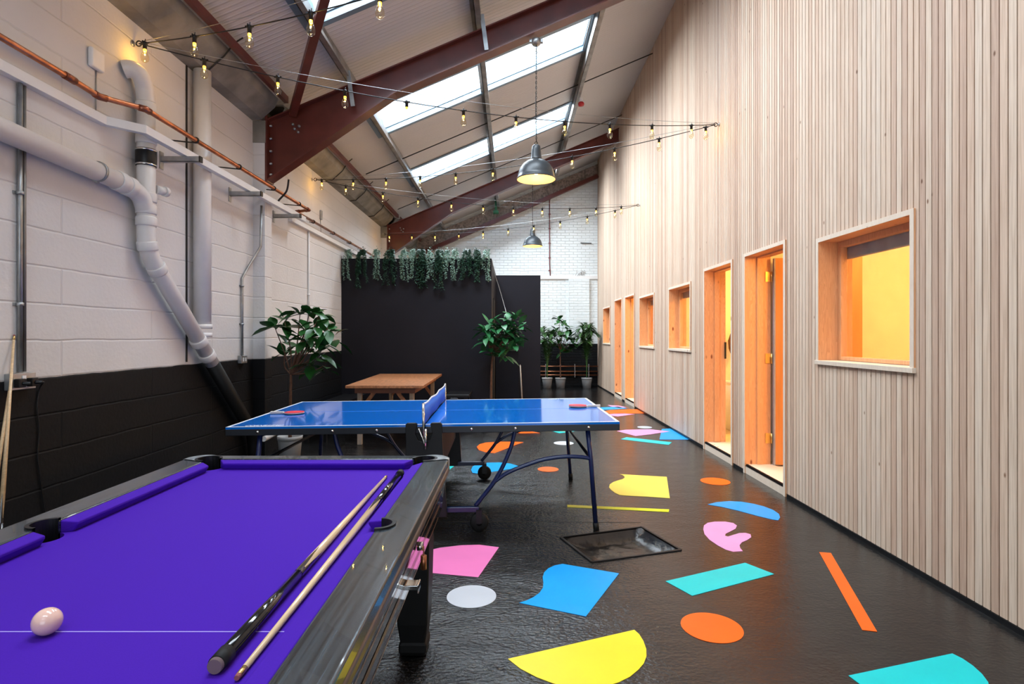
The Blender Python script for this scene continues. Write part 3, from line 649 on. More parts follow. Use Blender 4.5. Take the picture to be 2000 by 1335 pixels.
# ================================================================== PIPES ON THE LEFT WALL
XP = -2.765; R = .062
def collar(c, d, r=R, l=.07, name='collar', m='pvc', parent=None):
    c = Vector(c); d = Vector(d).normalized(); k = MB(); k.tube([c-d*l/2, c-d*l/2+d*.008, c+d*l/2-d*.008, c+d*l/2], [r*1.09, r*1.15, r*1.15, r*1.09], 24); return k.build(name, M[m], parent)
t = thing('soil_pipe', 'thick white waste pipe dropping down the left wall and bending diagonally into black', 'pipe', (XP, 4.3, 0))
yv = 4.30
elb = smooth_path([(XL+.005,4.17,3.33),(-2.80,4.19,3.34),(XP,4.23,3.31),(XP,4.28,3.24),(XP,yv,3.14)], 6)
MB().tube(elb, R, 24).build('top_bend', M['pvc'], t)
low = Vector((XP, 5.86, .02)); e0 = Vector((XP, yv, 2.12)); dg = Vector((0, 1.56, -1.62)).normalized()
MB().tube([(XP,yv,3.14),(XP,yv,2.12)]+[p for p in smooth_path([(XP,yv,2.12),(XP,yv+.015,2.05),(XP,yv+.07,1.96),(XP,yv+.13,1.90)],5)[1:]]+[(XP,5.24,1.13)], R, 24).build('white_run', M['pvc'], t)
k = MB(); k.tube([(XP,5.24,1.13),(XP,5.98,.42),(XP,6.06,.32),(XP,6.09,.20),(XP,6.09,0)], R, 24); k.build('black_run', M['leg_black'], t)['label'] = 'black painted lower length'
for z in (3.10, 2.86, 2.42, 2.33, 2.24): collar((XP,yv,z), (0,0,1), parent=t)
collar((XP,yv,2.72), (0,0,1), l=.13, name='rubber_coupling', m='black', parent=t)['label'] = 'black rubber coupling with steel bands'
for z in (2.775, 2.665): 
    k = MB(); k.tube([(XP,yv,z-.006),(XP,yv,z+.006)], R*1.18, 24); k.build('band', M['chrome'], t)
collar((XP,yv+.015,2.06), (0,.25,-1), parent=t); collar((XP,yv+.13,1.90), (0,.8,-.8), parent=t)
collar((XP,5.02,1.33), (0,.75,-.72), parent=t); collar((XP,5.16,1.20), (0,.75,-.72), parent=t)
k = MB(); k.tube([(XP+.04,yv+.06,2.50),(XP+.06,yv+.13,2.50)], .032, 16); k.tube([(XP+.06,yv+.12,2.50),(XP+.065,yv+.15,2.50)], .038, 16); k.build('side_stub', M['pvc'], t)
t2 = thing('branch_pipe', 'thick white pipe sloping along the left wall into the vertical stack', 'pipe', (XP, 3, 2.4), group=None)
MB().tube([(XP,1.2,2.56),(XP,3.98,2.465)], R, 24).build('run', M['pvc'], t2)
MB().tube(smooth_path([(XP,3.98,2.465),(XP,4.14,2.45),(XP,4.24,2.41),(XP,4.29,2.33)],5), R*1.04, 24).build('branch_bend', M['pvc'], t2)
collar((XP,4.00,2.464), (0,1,-.03), parent=t2); collar((XP,4.10,2.455), (0,1,-.03), parent=t2)
k = MB(); k.tube([(XL+.002,3.80,2.46),(XP,3.80,2.40)], .012, 8); k.tube([(XP,3.79,2.475),(XP,3.81,2.475)], R*1.1, 24); k.build('bracket', M['galv'], t2)
t = thing('rain_pipe', 'tall straight white downpipe between the waste stack and the red frame', 'pipe', (-2.765, 5.08, 1.38))
MB().tube([(-2.765,5.08,3.74),(-2.765,5.08,1.45)], .072, 24).build('run', M['pvc'], t)
for z in (1.46, 1.385): MB().tube([(-2.765,5.08,z-.02),(-2.765,5.08,z+.02)], .08, 24).build('collar', M['pvc'], t)
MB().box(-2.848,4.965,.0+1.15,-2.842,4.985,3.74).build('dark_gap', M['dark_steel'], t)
k = MB(); k.tube(smooth_path([(-2.62,6.0,.29),(-2.62,6.1,.29),(-2.60,6.22,.31),(-2.55,6.30,.345),(-2.56,6.42,.35)],5), .028, 14)
tag(k.build('waste_stub', M['pvc']), 'short white bent waste pipe at floor level beside the grey plant pot', 'pipe')

# cable trunking in three runs
k = MB(); w = .05; h = .06; z = 2.865
k.box(XL, .8, z-h/2, XL+w, 3.95, z+h/2)
k.hexa([(XL,3.95,z-h/2),(XL+w,3.93,z-h/2),(-2.635,4.10,z-h/2),(-2.685,4.12,z-h/2),(XL,3.95,z+h/2),(XL+w,3.93,z+h/2),(-2.635,4.10,z+h/2),(-2.685,4.12,z+h/2)])
k.box(-2.685, 4.10, z-h/2, -2.635, 7.28, z+h/2); k.box(XL, 7.25, z-h/2, XL+w, 12.3, z+h/2)
tag(k.build('cable_trunking', M['trunk_white'], bevel=.002), 'white box cable trunking running the length of the left wall', 'trunking')
for y, lab in ((4.62,'nearest grey steel cantilever arm holding the white trunking'), (5.74,'middle grey steel cantilever arm holding the white trunking'), (6.80,'farthest grey steel cantilever arm holding the white trunking')):
    t = thing('cantilever_arm', lab, 'bracket', (XL, y, 2.80), group='trunking support arms')
    k = MB(); k.box(XL+.008,y-.02,2.786,-2.53,y-.016,2.83); k.box(XL+.008,y+.016,2.786,-2.53,y+.02,2.83); k.box(XL+.008,y-.02,2.786,-2.53,y+.02,2.79); k.build('arm', M['galv'], t)
    MB().box(XL,y-.025,2.73,XL+.008,y+.025,2.87).build('back_plate', M['galv'], t)
    MB().box(-2.532,y-.022,2.784,-2.522,y+.022,2.832).build('end_cap', M['black'], t)
# copper pipe with rod clips
t = thing('copper_pipe', 'long reddish copper pipe running along the upper left wall', 'pipe', (-2.8, 6, 3.01))
P0 = [(-2.80,1.0,3.03),(-2.80,3.60,3.01),(-2.80,3.86,3.0),(-2.64,4.10,3.01),(-2.64,7.22,3.01),(-2.62,7.34,3.00),(-2.79,7.36,2.98),(-2.79,12.0,2.98)]
MB().tube(P0, .019, 12).build('run', M['copper'], t)
for i in (1,2,3,5,6):
    p = Vector(P0[i]); q = (Vector(P0[i+1])-p).normalized()*.045; q0 = (p-Vector(P0[i-1])).normalized()*.045
    MB().tube([p-q0, p, p+q], .024, 12).build('elbow', M['copper_joint'], t)
for y in (2.8, 4.75, 5.5, 6.3, 7.05, 8.0, 8.9, 9.8, 10.7):
    x = -2.64 if 4.1 < y < 7.3 else -2.795; zz = 3.01 if y < 7.3 else 2.98
    k = MB(); k.tube([(XL,y,zz+.0),(x,y,zz-.022)], .006, 6); k.tube([(x,y-.008,zz),(x,y+.008,zz)], .027, 12); k.build('clip', M['dark_steel'], t)
# sensor
t = thing('wall_sensor', 'small white square alarm sensor high on the left wall', 'sensor', (XL, 3.88, 3.2))
MB().box(XL,3.815,3.19,XL+.035,3.94,3.325).build('body', M['white'], t, bevel=.014)
MB().tube([(XL+.006,3.89,3.19),(XL+.006,3.892,3.05),(XL+.008,3.885,2.90)], .004, 6).build('lead', M['galv'], t)
t = thing('wall_sensor', 'small grey sensor far along the left wall above the trunking', 'sensor', (XL, 8.45, 3.0))
MB().box(XL,8.42,3.10,XL+.03,8.48,3.24).build('body', M['galv'], t, bevel=.01); MB().tube([(XL+.006,8.45,3.10),(XL+.006,8.47,2.90)], .004, 6).build('lead', M['galv'], t)
# conduits + sockets
def conduit(y, z0, z1, lab, extra=None, clips=(), dia=.011, m='galv'):
    t = thing('wall_conduit', lab, 'conduit', (XL+.018, y, z0), group='vertical metal conduits on the left wall')
    pts = [(XL+.018,y,z0),(XL+.018,y,z1)]+(extra or [])
    MB().tube(pts, dia, 10).build('tube', M[m], t)
    for z in clips: k = MB(); k.tube([(XL+.018,y,z-.01),(XL+.018,y,z+.01)], dia*1.5, 10); k.box(XL,y-.03,z-.009,XL+.006,y+.03,z+.009); k.build('saddle', M[m], t)
    return t
conduit(3.275, 1.17, 2.83, 'nearest steel conduit rising from the double socket on the left wall', clips=(1.56, 2.2), dia=.013)
conduit(3.305, 1.17, 2.83, 'pale conduit close beside the nearest steel conduit', dia=.009, m='purlin')
conduit(5.97, 1.17, 1.98, 'middle steel conduit with a kink above the small socket', extra=[(XL+.02,6.12,2.13),(-2.74,6.20,2.35),(-2.74,6.22,2.80)], clips=(1.5, 1.9), dia=.013)
conduit(7.93, 1.3, 2.83, 'farthest white painted conduit before the black box', clips=(1.95,), dia=.012, m='trunk_white')
t = thing('wall_socket', 'steel double socket with two black plugs on the left wall near the cues', 'socket', (XL, 3.27, 1.07))
MB().box(XL,3.19,1.07,XL+.04,3.36,1.165).build('box', M['galv'], t, bevel=.004)
for y in (3.23, 3.315): k = MB(); k.box(XL+.04,y-.022,1.085,XL+.075,y+.022,1.135); k.tube([(XL+.07,y,1.11),(XL+.10,y+.02,1.105)], .012, 8); k.build('plug', M['black'], t, bevel=.006)
k = MB(); k.box(XL+.04,3.262,1.13,XL+.046,3.285,1.15); k.build('switch', M['white'], t)
pth = smooth_path([(XL+.10,3.335,1.105),(XL+.05,3.40,1.10),(XL+.01,3.42,1.06),(XL+.008,3.405,.95),(XL+.008,3.42,.80),(XL+.008,3.41,.66),(XL+.008,3.43,.50),(XL+.01,3.46,.30),(XL+.02,3.5,.02)], 6)
tag(MB().tube(pth, .0045, 6).build('power_cable', M['black']), 'thin black power cable hanging from the double socket to the floor', 'cable')
t = thing('wall_socket', 'small steel socket at the paint line left of the white pillar', 'socket', (XL, 5.97, 1.08))
MB().box(XL,5.91,1.09,XL+.04,6.04,1.17).build('box', M['galv'], t, bevel=.004)
for y in (5.95, 6.0): MB().box(XL+.04,y-.012,1.11,XL+.044,y+.012,1.15).build('switch', M['white'], t)
k = MB(); k.tube(smooth_path([(-2.52,6.42,3.14),(-2.56,6.46,3.02),(-2.66,6.5,2.93),(-2.68,6.46,2.86)],6), .011, 8); tag(k.build('flexible_conduit', M['dark_steel']), 'dark bent flexible conduit under the haunch of the near red frame', 'conduit')
# gable conduit, weed on the ledge, floor-level copper pipes
t = thing('gable_conduit', 'thin dark red conduit climbing the white gable wall', 'conduit', (1.05, YB-.02, 3.02)); MB().tube([(1.05,YB-.02,3.02),(1.03,YB-.02,3.4),(1.03,YB-.02,5.30)], .013, 8).build('tube', M['red_pipe'], t)
for z in (3.15,3.5,3.9,4.3,4.7,5.1): MB().box(1.0,YB-.03,z,1.06,YB,z+.025).build('saddle', M['red_pipe'], t)
MB().tube([(1.88,YB-.03,3.92),(2.18,YB-.03,3.91)], .012, 6).build('rod', M['dark_steel'])
tag(bpy.data.objects['rod'], 'short dark rod fixed flat on the gable wall', 'rod')
t = thing('floor_pipes', 'three copper heating pipes running low along the gable wall', 'pipe', (1.4, YB-.05, .2))
for z in (.54, .40, .30): k = MB(); k.tube([(.45,YB-.06,z),(XR,YB-.06,z)], .016, 8); k.build('run', M['copper'], t)
for x in (.92, 1.33, 1.72, 2.1): MB().box(x-.008,YB-.085,.24,x+.008,YB,.60).build('clip_rail', M['galv'], t)

# ================================================================== LIGHTS
def pendant(x, Y, zb, ztop, label):
    t = thing('pendant_lamp', label, 'lamp', (x, Y, zb), group='industrial pendant lamps')
    c = (x, Y, zb)
    k = MB(); k.lathe([(.213,0),(.217,.006),(.214,.02),(.208,.022),(.203,.06),(.185,.12),(.15,.17),(.105,.205),(.072,.218),(.066,.225),(.060,.25),(.052,.33),(.046,.37),(.03,.385),(0,.387)], c, 36)
    k.build('shade', M['lamp_grey'], t)
    MB().lathe([(.213,0),(.203,.02),(.197,.06),(.178,.118),(.145,.165),(.10,.197),(.0,.205)], c, 36).build('shade_lining', M['lamp_inside'], t)
    k = MB(); k.lathe([(.068,.214),(.074,.222),(.068,.230)], c, 28); k.build('collar', M['dark_steel'], t)
    MB().lathe([(0,.06),(.03,.065),(.045,.09),(.045,.12),(.025,.16),(.02,.20)], c, 20).build('bulb', M['glow'], t)
    k = MB(); zz = zb+.385; i = 0
    k.tube([(x+.018*math.cos(a),Y,zz+.018+.018*math.sin(a)) for a in [PI*2*q/12 for q in range(13)]], .004, 6, cap=False)
    zz += .036
    while zz < ztop-.02:
        L = .034; pts = []
        for q in range(11):
            a = 2*PI*q/10; dx = .008*math.cos(a); dz = L/2*math.sin(a)
            pts.append((x+(dx if i%2 else 0), Y+(0 if i%2 else dx), zz+L/2+dz))
        k.tube(pts, .0028, 5, cap=False); zz += L-.006; i += 1
    k.build('chain', M['dark_steel'], t)
    MB().tube([(x+.006,Y,zb+.38),(x-.006,Y,(zb+ztop)/2),(x+.004,Y,ztop)], .003, 6).build('flex', M['black'], t)
    k = MB(); k.lathe([(0,-.04),(.04,-.04),(.055,-.02),(.055,.02),(.03,.035),(0,.035)], (x,Y,ztop), 18); k.box(x-.075,Y-.02,ztop-.015,x+.075,Y+.02,ztop+.02); k.build('ceiling_rose', M['galv'], t)
    l = bpy.data.lights.new('pendant_glow', 'POINT'); l.energy = 4; l.color = (1,.66,.32); l.shadow_soft_size = .04
    lo = bpy.data.objects.new('pendant_glow', l); COL.objects.link(lo); lo.location = (x, Y, zb+.045)
pendant(.27, 6.35, 3.12, 4.66, 'near dark grey dome pendant lamp hanging on a chain above the table tennis table')
pendant(.45, 12.44, 3.33, 4.79, 'far small-looking dark grey dome pendant lamp in front of the gable')

L = [Vector((-2.80,4.27,3.57)), Vector((-2.80,8.10,3.60)), Vector((-2.66,11.9,3.50))]
Rr = [Vector((2.31,2.07,3.77)), Vector((2.31,6.45,3.77)), Vector((2.31,10.44,3.77))]
def festoon(a, b, sag, nb, first, step, label, wlabel):
    t = thing('festoon_string', label, 'string lights', tuple((a+b)/2-Vector((0,0,sag+.1))), group='festoon light strings')
    def pos(u): p = a.lerp(b, u); p.z -= 4*sag*u*(1-u); return p
    MB().tube([pos(i/40) for i in range(41)], .0042, 6).build('cable', M['black'], t)
    for i in range(nb):
        u = first+i*step
        if u > .985: break
        p = pos(u)
        k = MB(); k.lathe([(0,.008),(.018,.006),(.019,-.006),(.014,-.012),(.0145,-.045),(.0,-.046)], p, 12); k.box(p.x-.03,p.y-.003,p.z-.004,p.x+.03,p.y+.003,p.z+.006); k.box(p.x-.003,p.y-.03,p.z-.004,p.x+.003,p.y+.03,p.z+.006); k.tube([p+Vector((0,0,.0)),p+Vector((.004,0,.03))],.003,5)
        so = k.build('lamp_holder', M['black'], t)
        k = MB(); k.lathe([(.0125,-.045),(.0135,-.058),(.018,-.075),(.027,-.098),(.0285,-.115),(.024,-.132),(.013,-.143),(.0,-.146)], p, 16); k.build('bulb', M['bulb_glass'], so)
        k = MB(); k.lathe([(0,-.044),(.0105,-.046),(.0115,-.056),(.009,-.066),(.0,-.070)], p, 10); k.tube([p+Vector((-.006,0,-.066)),p+Vector((-.003,0,-.09)),p+Vector((.003,0,-.09)),p+Vector((.006,0,-.066))], .0009, 5); k.build('filament', M['filament'], so)
        l = bpy.data.lights.new('festoon_glow', 'POINT'); l.energy = .95; l.color = (1,.55,.10); l.shadow_soft_size = .005
        lo = bpy.data.objects.new('festoon_glow', l); COL.objects.link(lo); lo.location = p+Vector((0,0,-.084))
    k = MB(); s2 = sag*.62
    def pw(u): p = a.lerp(b, u); p.z -= 4*s2*u*(1-u)-.02; p.y += .01; return p
    k.tube([pw(i/30) for i in range(31)], .0022, 5); tag(k.build('catenary_wire', M['galv']), wlabel, 'wire', 'thin steel wires above the festoon strings')
festoon(L[0], Rr[0], .24, 10, .012, .0953, 'festoon light string crossing overhead nearest the camera', 'thin wire above the nearest overhead light string')
festoon(L[0], Rr[1], .20, 11, .078, .0955, 'festoon light string from the near left wall to the upper slatted wall hook', 'thin wire above the string in front of the near red frame')
festoon(L[1], Rr[1], .18, 11, .02, .096, 'festoon light string passing behind the near pendant lamp', 'thin wire above the string behind the near pendant')
festoon(L[1], Rr[2], .20, 11, .075, .0955, 'festoon light string running to the lower slatted wall hook', 'thin wire above the string that ends at the far hook')
festoon(L[2], Rr[2], .17, 10, .02, .1, 'farthest festoon light string in front of the far red frame', 'thin wire above the farthest light string')
HL = ['steel eye hook on the left wall above the bend of the waste pipe', 'steel eye hook on the left wall just past the near red frame', 'steel eye hook at the left end of the far red frame', 'steel eye hook on the slatted wall nearest the camera', 'steel eye hook on the slatted wall with two strings right of the near pendant', 'steel eye hook on the slatted wall far along, above the far windows']
for i, p in enumerate(L+Rr):
    s = -1 if i < 3 else 1; wx = XL if i < 2 else (-2.70 if i == 2 else XR)
    t = thing('eye_hook', HL[i], 'hook', (wx, p.y, p.z), group='eye hooks carrying the light strings')
    c = p+Vector((s*-.0,0,0))
    MB().tube([(c.x-s*.0+.02*math.cos(a),c.y,c.z+.02*math.sin(a)) for a in [2*PI*q/12 for q in range(13)]], .005, 6, cap=False).build('eye', M['dark_steel'], t)
    MB().tube([(c.x+s*.018,c.y,c.z),(wx,c.y,c.z)], .006, 8).build('shank', M['galv'], t)
    MB().lathe([(0,0),(.022,0),(.022,.006),(0,.006)], (wx,c.y,c.z), 14, Matrix.Rotation(-s*PI/2,3,'Y')).build('plate', M['galv'], t)

# ================================================================== BLACK BOX ROOM AND PARTITION
t = struct(MB().box(XL, 9.5, 0, -.342, 12.26, 2.666).build('wall_box', M['black_paint']))
t = struct(MB().box(-.342, 12.14, 0, .607, 12.26, 2.666).build('wall_partition', M['black_paint']))
t = struct(MB().box(-.341, 10.2, 0, -.33, 11.05, 2.05).build('door_6', M['black']))
k = MB(); k.tube(smooth_path([(-.34,9.55,2.66),(-.30,9.7,2.45),(-.22,9.7,2.20),(-.12,9.6,1.85),(-.08,9.5,1.70)],5), .005, 6); tag(k.build('hanging_cable', M['galv']), 'thin pale cable drooping from the corner of the black box to the tall plant', 'cable')
t = thing('black_cabinet', 'low black cabinet behind the plant at the black partition', 'cabinet', (-.1, 11.7, 0))
MB().box(-.33,11.4,0,.135,11.85,1.07).build('body', M['black_paint'], t, bevel=.004); MB().box(-.335,11.38,1.07,.14,11.86,1.10).build('top', M['dark_steel'], t); MB().tube([(-.2,11.40,1.10),(-.12,11.40,1.22),(.08,11.40,1.24),(.12,11.40,1.10)], .005, 6).build('wire_handle', M['galv'], t)
k = MB(); k.tube([(.20,11.0,0),(.165,11.36,.78),(.160,11.375,.80)], [.016,.014,.004], 10); k.tube
tag(k.build('wooden_stake', M['leg_wood']), 'pointed pale wooden stake leaning beside the black cabinet', 'stake')

# low black benches
def bench(x0, x1, y0, y1, zt_, lab):
    t = thing('bench', lab, 'bench', ((x0+x1)/2, (y0+y1)/2, 0), group='low black benches')
    MB().box(x0,y0,zt_-.04,x1,y1,zt_).build('seat', M['black'], t, bevel=.006)
    for x in (x0+.06, x1-.06):
        for y in (y0+.06, y1-.06): MB().box(x-.025,y-.025,0,x+.025,y+.025,zt_-.04).build('leg', M['black'], t)
bench(-1.02, -.66, 8.75, 9.4, .47, 'low black bench against the front of the black box, right of the wooden table')
bench(-2.72, -2.36, 7.3, 9.2, .44, 'low black bench along the left wall beside the wooden table')

# wooden table
t = thing('wooden_table', 'brown wooden dining table standing before the black box', 'table', (-1.62, 8.15, 0))
MB().hexa([(-2.07,7.06,.725),(-1.10,7.06,.725),(-1.14,9.25,.725),(-2.15,9.25,.725),(-2.07,7.06,.76),(-1.10,7.06,.76),(-1.14,9.25,.76),(-2.15,9.25,.76)]).build('tabletop', M['table_wood'], t, bevel=.004)
k = MB(); k.box(-1.98,7.16,.655,-1.22,7.20,.725); k.box(-1.98,9.1,.655,-1.22,9.14,.725); k.box(-1.98,7.2,.655,-1.94,9.1,.725); k.box(-1.26,7.2,.655,-1.22,9.1,.725); k.build('apron', M['table_wood_end'], t)
for x in (-1.93, -1.27):
    for y in (7.22, 9.08): MB().box(x-.028,y-.028,0,x+.028,y+.028,.655).build('leg', M['leg_wood'], t, bevel=.004)
for y in (7.22, 9.08):
    MB().beam((-1.27,y,.42),(-1.45,y,.66),.03,.045).build('brace', M['table_wood'], t); MB().beam((-1.93,y,.42),(-1.75,y,.66),.03,.045).build('brace', M['table_wood'], t)

# ================================================================== POOL TABLE
PX0, PX1, PY0, PY1, ZR, ZC = -1.485, -.288, .66, 2.66, .82, .78
t = thing('pool_table', 'pool table with purple cloth and dark grained rails in the foreground', 'pool table', ((PX0+PX1)/2, (PY0+PY1)/2, 0))
ix0, ix1, iy0, iy1 = PX0+.108, PX1-.108, PY0+.085, PY1-.075   # wood to cushion line
ym = 1.685
def arc(cx, cy, r, a0, a1, n=10): return [(cx+r*math.cos(math.radians(a0+(a1-a0)*i/n)), cy+r*math.sin(math.radians(a0+(a1-a0)*i/n))) for i in range(n+1)]
pr = .05
corn = {'fr': (ix1+.0, iy1+.0), 'fl': (ix0, iy1), 'nl': (ix0, iy0), 'nr': (ix1, iy0)}
# inner outline of the rail top, counter-clockwise, bulging outwards at the six pockets
inner = arc(ix0, iy0, pr, 120, 330)[::1] if False else []
def loop(x0, x1, y0, y1, r, rm, off):
    L_ = []
    L_ += arc(x1, y0, r, 180, 450)       # near right, round the outside
    L_ += arc(x1+off, ym, rm, 270, 450)
    L_ += arc(x1, y1, r, 270, 540)
    L_ += arc(x0, y1, r, 0, 270)
    L_ += arc(x0-off, ym, rm, 90, 270)
    L_ += arc(x0, y0, r, 90, 360)
    return L_
inner = loop(ix0, ix1, iy0, iy1, pr, .045, .0)
def rr(x0, x1, y0, y1, r, n=8):
    return arc(x1-r,y0+r,r,270,360,n)+arc(x1-r,y1-r,r,0,90,n)+arc(x0+r,y1-r,r,90,180,n)+arc(x0+r,y0+r,r,180,270,n)
def ring_mesh(name, outer, innr, z0, z1, m, parent, bevel=0):
    bm = bmesh.new()
    vo = [bm.verts.new((x,y,z1)) for x,y in outer]; vi = [bm.verts.new((x,y,z1)) for x,y in innr]
    e = [bm.edges.new((l[k_],l[(k_+1)%len(l)])) for l in (vo,vi) for k_ in range(len(l))]
    bmesh.ops.triangle_fill(bm, use_beauty=True, edges=e, normal=(0,0,1))
    vs = [v.co.copy() for v in bm.verts]; bm.verts.index_update(); fs = [[v.index for v in f.verts] for f in bm.faces]; bm.free()
    k = MB(); n1 = len(outer); n2 = len(innr); nv = len(vs)
    fs = [f if (vs[f[1]]-vs[f[0]]).cross(vs[f[2]]-vs[f[1]]).z > 0 else f[::-1] for f in fs]
    allv = [tuple(v) for v in vs]+[(v.x,v.y,z0) for v in vs]
    F2 = [tuple(f) for f in fs]+[tuple(i+nv for i in f)[::-1] for f in fs]
    F2 += [(i,i+nv,(i+1)%n1+nv,(i+1)%n1) for i in range(n1)]+[(n1+i,n1+(i+1)%n2,n1+(i+1)%n2+nv,n1+i+nv) for i in range(n2)]
    k.add(allv, F2); return k.build(name, m, parent, bevel=bevel)
ring_mesh('rail', rr(PX0,PX1,PY0,PY1,.07), inner, ZR-.045, ZR, M['rail'], t, bevel=.012)
o = ring_mesh('rail_edge', rr(PX0-.004,PX1+.004,PY0-.004,PY1+.004,.074), rr(PX0+.02,PX1-.02,PY0+.02,PY1-.02,.06), ZR-.062, ZR-.030, M['rail_edge'], t, bevel=.01); o['label'] = 'brown rounded lower lip'
# cloth bed with notches for the pockets
def notch(cx, cy, r, a0, a1): return arc(cx, cy, r, a0, a1, 10)
bed = []
x0, x1, y0, y1 = ix0, ix1, iy0, iy1; r = .060; rm = .05
bed += notch(x1, y0, r, 180, 90)+notch(x1+.012, ym, rm, 256, 104)+notch(x1, y1, r, 270, 180)+notch(x0, y1, r, 0, -90)+notch(x0-.012, ym, rm, 76, -76)+notch(x0, y0, r, 90, 0)
MB().prism(bed, ZC-.03, ZC).build('cloth_bed', M['cloth'], t)
cw = .045
def cushion(p, q, nrm, m0, m1, lab=None):
    """segment from p to q on the wood line, nose pushed along nrm, mitred ends"""
    p = Vector((*p,0)); q = Vector((*q,0)); d_ = (q-p).normalized(); n_ = Vector((*nrm,0))
    T = [p, q, q+n_*cw-d_*m1, p+n_*cw+d_*m0]
    top = [T[0]+Vector((0,0,ZR-.003)), T[1]+Vector((0,0,ZR-.003)), T[2]+Vector((0,0,ZR-.010)), T[3]+Vector((0,0,ZR-.010))]
    mid = [T[0]+Vector((0,0,ZR-.018)), T[1]+Vector((0,0,ZR-.018)), T[2]+Vector((0,0,ZR-.018)), T[3]+Vector((0,0,ZR-.018))]
    bot = [T[0]+Vector((0,0,ZC-.001)), T[1]+Vector((0,0,ZC-.001)), T[2]-n_*.014+Vector((0,0,ZC-.001)), T[3]-n_*.014+Vector((0,0,ZC-.001))]
    flip = (d_.cross(n_)).z < 0
    k = MB(); v = bot+mid+top; fs = [(3,2,1,0),(8,9,10,11)]+[(a+i,a+(i+1)%4,a+4+(i+1)%4,a+4+i) for a in (0,4) for i in range(4)]
    if flip: fs = [f[::-1] for f in fs]
    k.add(v, fs); k.build('cushion', M['cloth'], t, bevel=.004)
g = .052; gm = .048
cushion((ix1, iy0+g), (ix1, ym-gm), (-1,0), .035, .012); cushion((ix1, ym+gm), (ix1, iy1-g), (-1,0), .012, .035)
cushion((ix0, iy0+g), (ix0, ym-gm), (1,0), .035, .012); cushion((ix0, ym+gm), (ix0, iy1-g), (1,0), .012, .035)
cushion((ix0+g, iy1), (ix1-g, iy1), (0,-1), .035, .035); cushion((ix0+g, iy0), (ix1-g, iy0), (0,1), .035, .035)
# pockets
PK = [(ix1,iy0,pr,180,450,.004),(ix1,ym,.045,-90,90,.006),(ix1,iy1,pr,-90,180,.004),(ix0,iy1,pr,0,270,.004),(ix0,ym,.045,90,270,.006),(ix0,iy0,pr,90,360,.004)]
for cx_, cy_, r_, a0, a1, up in PK:
    k = MB(); ou = arc(cx_,cy_,r_+.007,a0,a1,16); inn = arc(cx_,cy_,r_-.004,a0,a1,16); n_ = len(ou)
    vs = [(x,y,ZR+up) for x,y in ou]+[(x,y,ZR+up) for x,y in inn]+[(x,y,ZR-.02) for x,y in ou]+[(x,y,ZC-.11) for x,y in inn]
    fs = [(i,i+1,n_+i+1,n_+i)[::-1] for i in range(n_-1)]+[(i,2*n_+i,2*n_+i+1,i+1)[::-1] for i in range(n_-1)]+[(n_+i,n_+i+1,3*n_+i+1,3*n_+i)[::-1] for i in range(n_-1)]
    k.add(vs, fs); k.lathe([(0,ZC-.11),(r_,ZC-.11),(r_+.012,ZC-.035)], (cx_,cy_,0), 20); k.build('pocket', M['black'], t)
# cast corners
for cx_, cy_, sx, sy in ((PX1,PY1,-1,-1),(PX0,PY1,1,-1),(PX0,PY0,1,1),(PX1,PY0,-1,1)):
    k = MB(); c0 = (cx_+sx*.072, cy_+sy*.072); base = math.degrees(math.atan2(-sy,-sx))
    ou = arc(c0[0],c0[1],.075,base-58,base+58,16); ic = (ix1 if sx < 0 else ix0, iy1 if sy < 0 else iy0); inn = arc(ic[0],ic[1],.058,base-100,base+100,16)
    n_ = len(ou); vs = [(x,y,ZR-.05) for x,y in ou]+[(x,y,ZR+.0005) for x,y in ou]+[((x*.85+u*.15),(y*.85+v_*.15),ZR+.0035) for (x,y),(u,v_) in zip(ou,inn)]+[(x,y,ZR+.0035) for x,y in inn]
    fs = [(a*n_+i,a*n_+i+1,(a+1)*n_+i+1,(a+1)*n_+i) for a in range(3) for i in range(n_-1)]
    k.add(vs, fs, True); k.build('corner_casting', M['cast'], t)
# cabinet, legs, inlay, hardware
def rect8(x0,x1,y0,y1,z0,i0,z1,i1): return [(x0+i0,y0+i0,z0),(x1-i0,y0+i0,z0),(x1-i0,y1-i0,z0),(x0+i0,y1-i0,z0),(x0+i1,y0+i1,z1),(x1-i1,y0+i1,z1),(x1-i1,y1-i1,z1),(x0+i1,y1-i1,z1)]
p8 = rect8(PX0,PX1,PY0,PY1,.575,.038,ZR-.05,.012)
k = MB(); k.add(p8, [(0,1,5,4),(1,2,6,5),(2,3,7,6),(3,0,4,7),(0,3,2,1)]); k.build('cabinet', M['black_gloss'], t)
def side(y, s, e=.0015): # point on the right cabinet face, s = 0 bottom .. 1 top
    return Vector((PX1-.038+.026*s+e, y, .575+(ZR-.05-.575)*s))
k = MB()
for s_ in (.03, .30, .37, .62):
    k.add([side(.72,s_-.010),side(2.5,s_-.010),side(2.5,s_+.010),side(.72,s_+.010)], [(0,1,2,3)])
k.build('pinstripe', M['brass'], t)
k = MB(); k.add([side(.72,.32),side(1.6,.32),side(1.6,.36),side(.72,.36)], [(0,1,2,3)]); k.build('pinstripe', M['rail_edge'], t)
k = MB(); c_ = side(1.86,.60); k.tube([c_,c_+Vector((.018,0,0))], .014, 16); k.build('lock_barrel', M['chrome'], t)
k = MB(); k.box(c_.x+.018,1.857,c_.z-.04,c_.x+.022,1.863,c_.z); k.tube([(c_.x+.02,1.86,c_.z-.03),(c_.x+.02,1.86,c_.z-.075)], .010, 10); k.build('key', M['copper'], t)
k = MB(); c_ = side(1.70,.36); k.box(c_.x-.01,1.672,c_.z-.014,c_.x+.040,1.715,c_.z+.0); k.box(c_.x+.035,1.672,c_.z-.024,c_.x+.040,1.715,c_.z+.002); k.build('coin_slide', M['chrome'], t, bevel=.002)
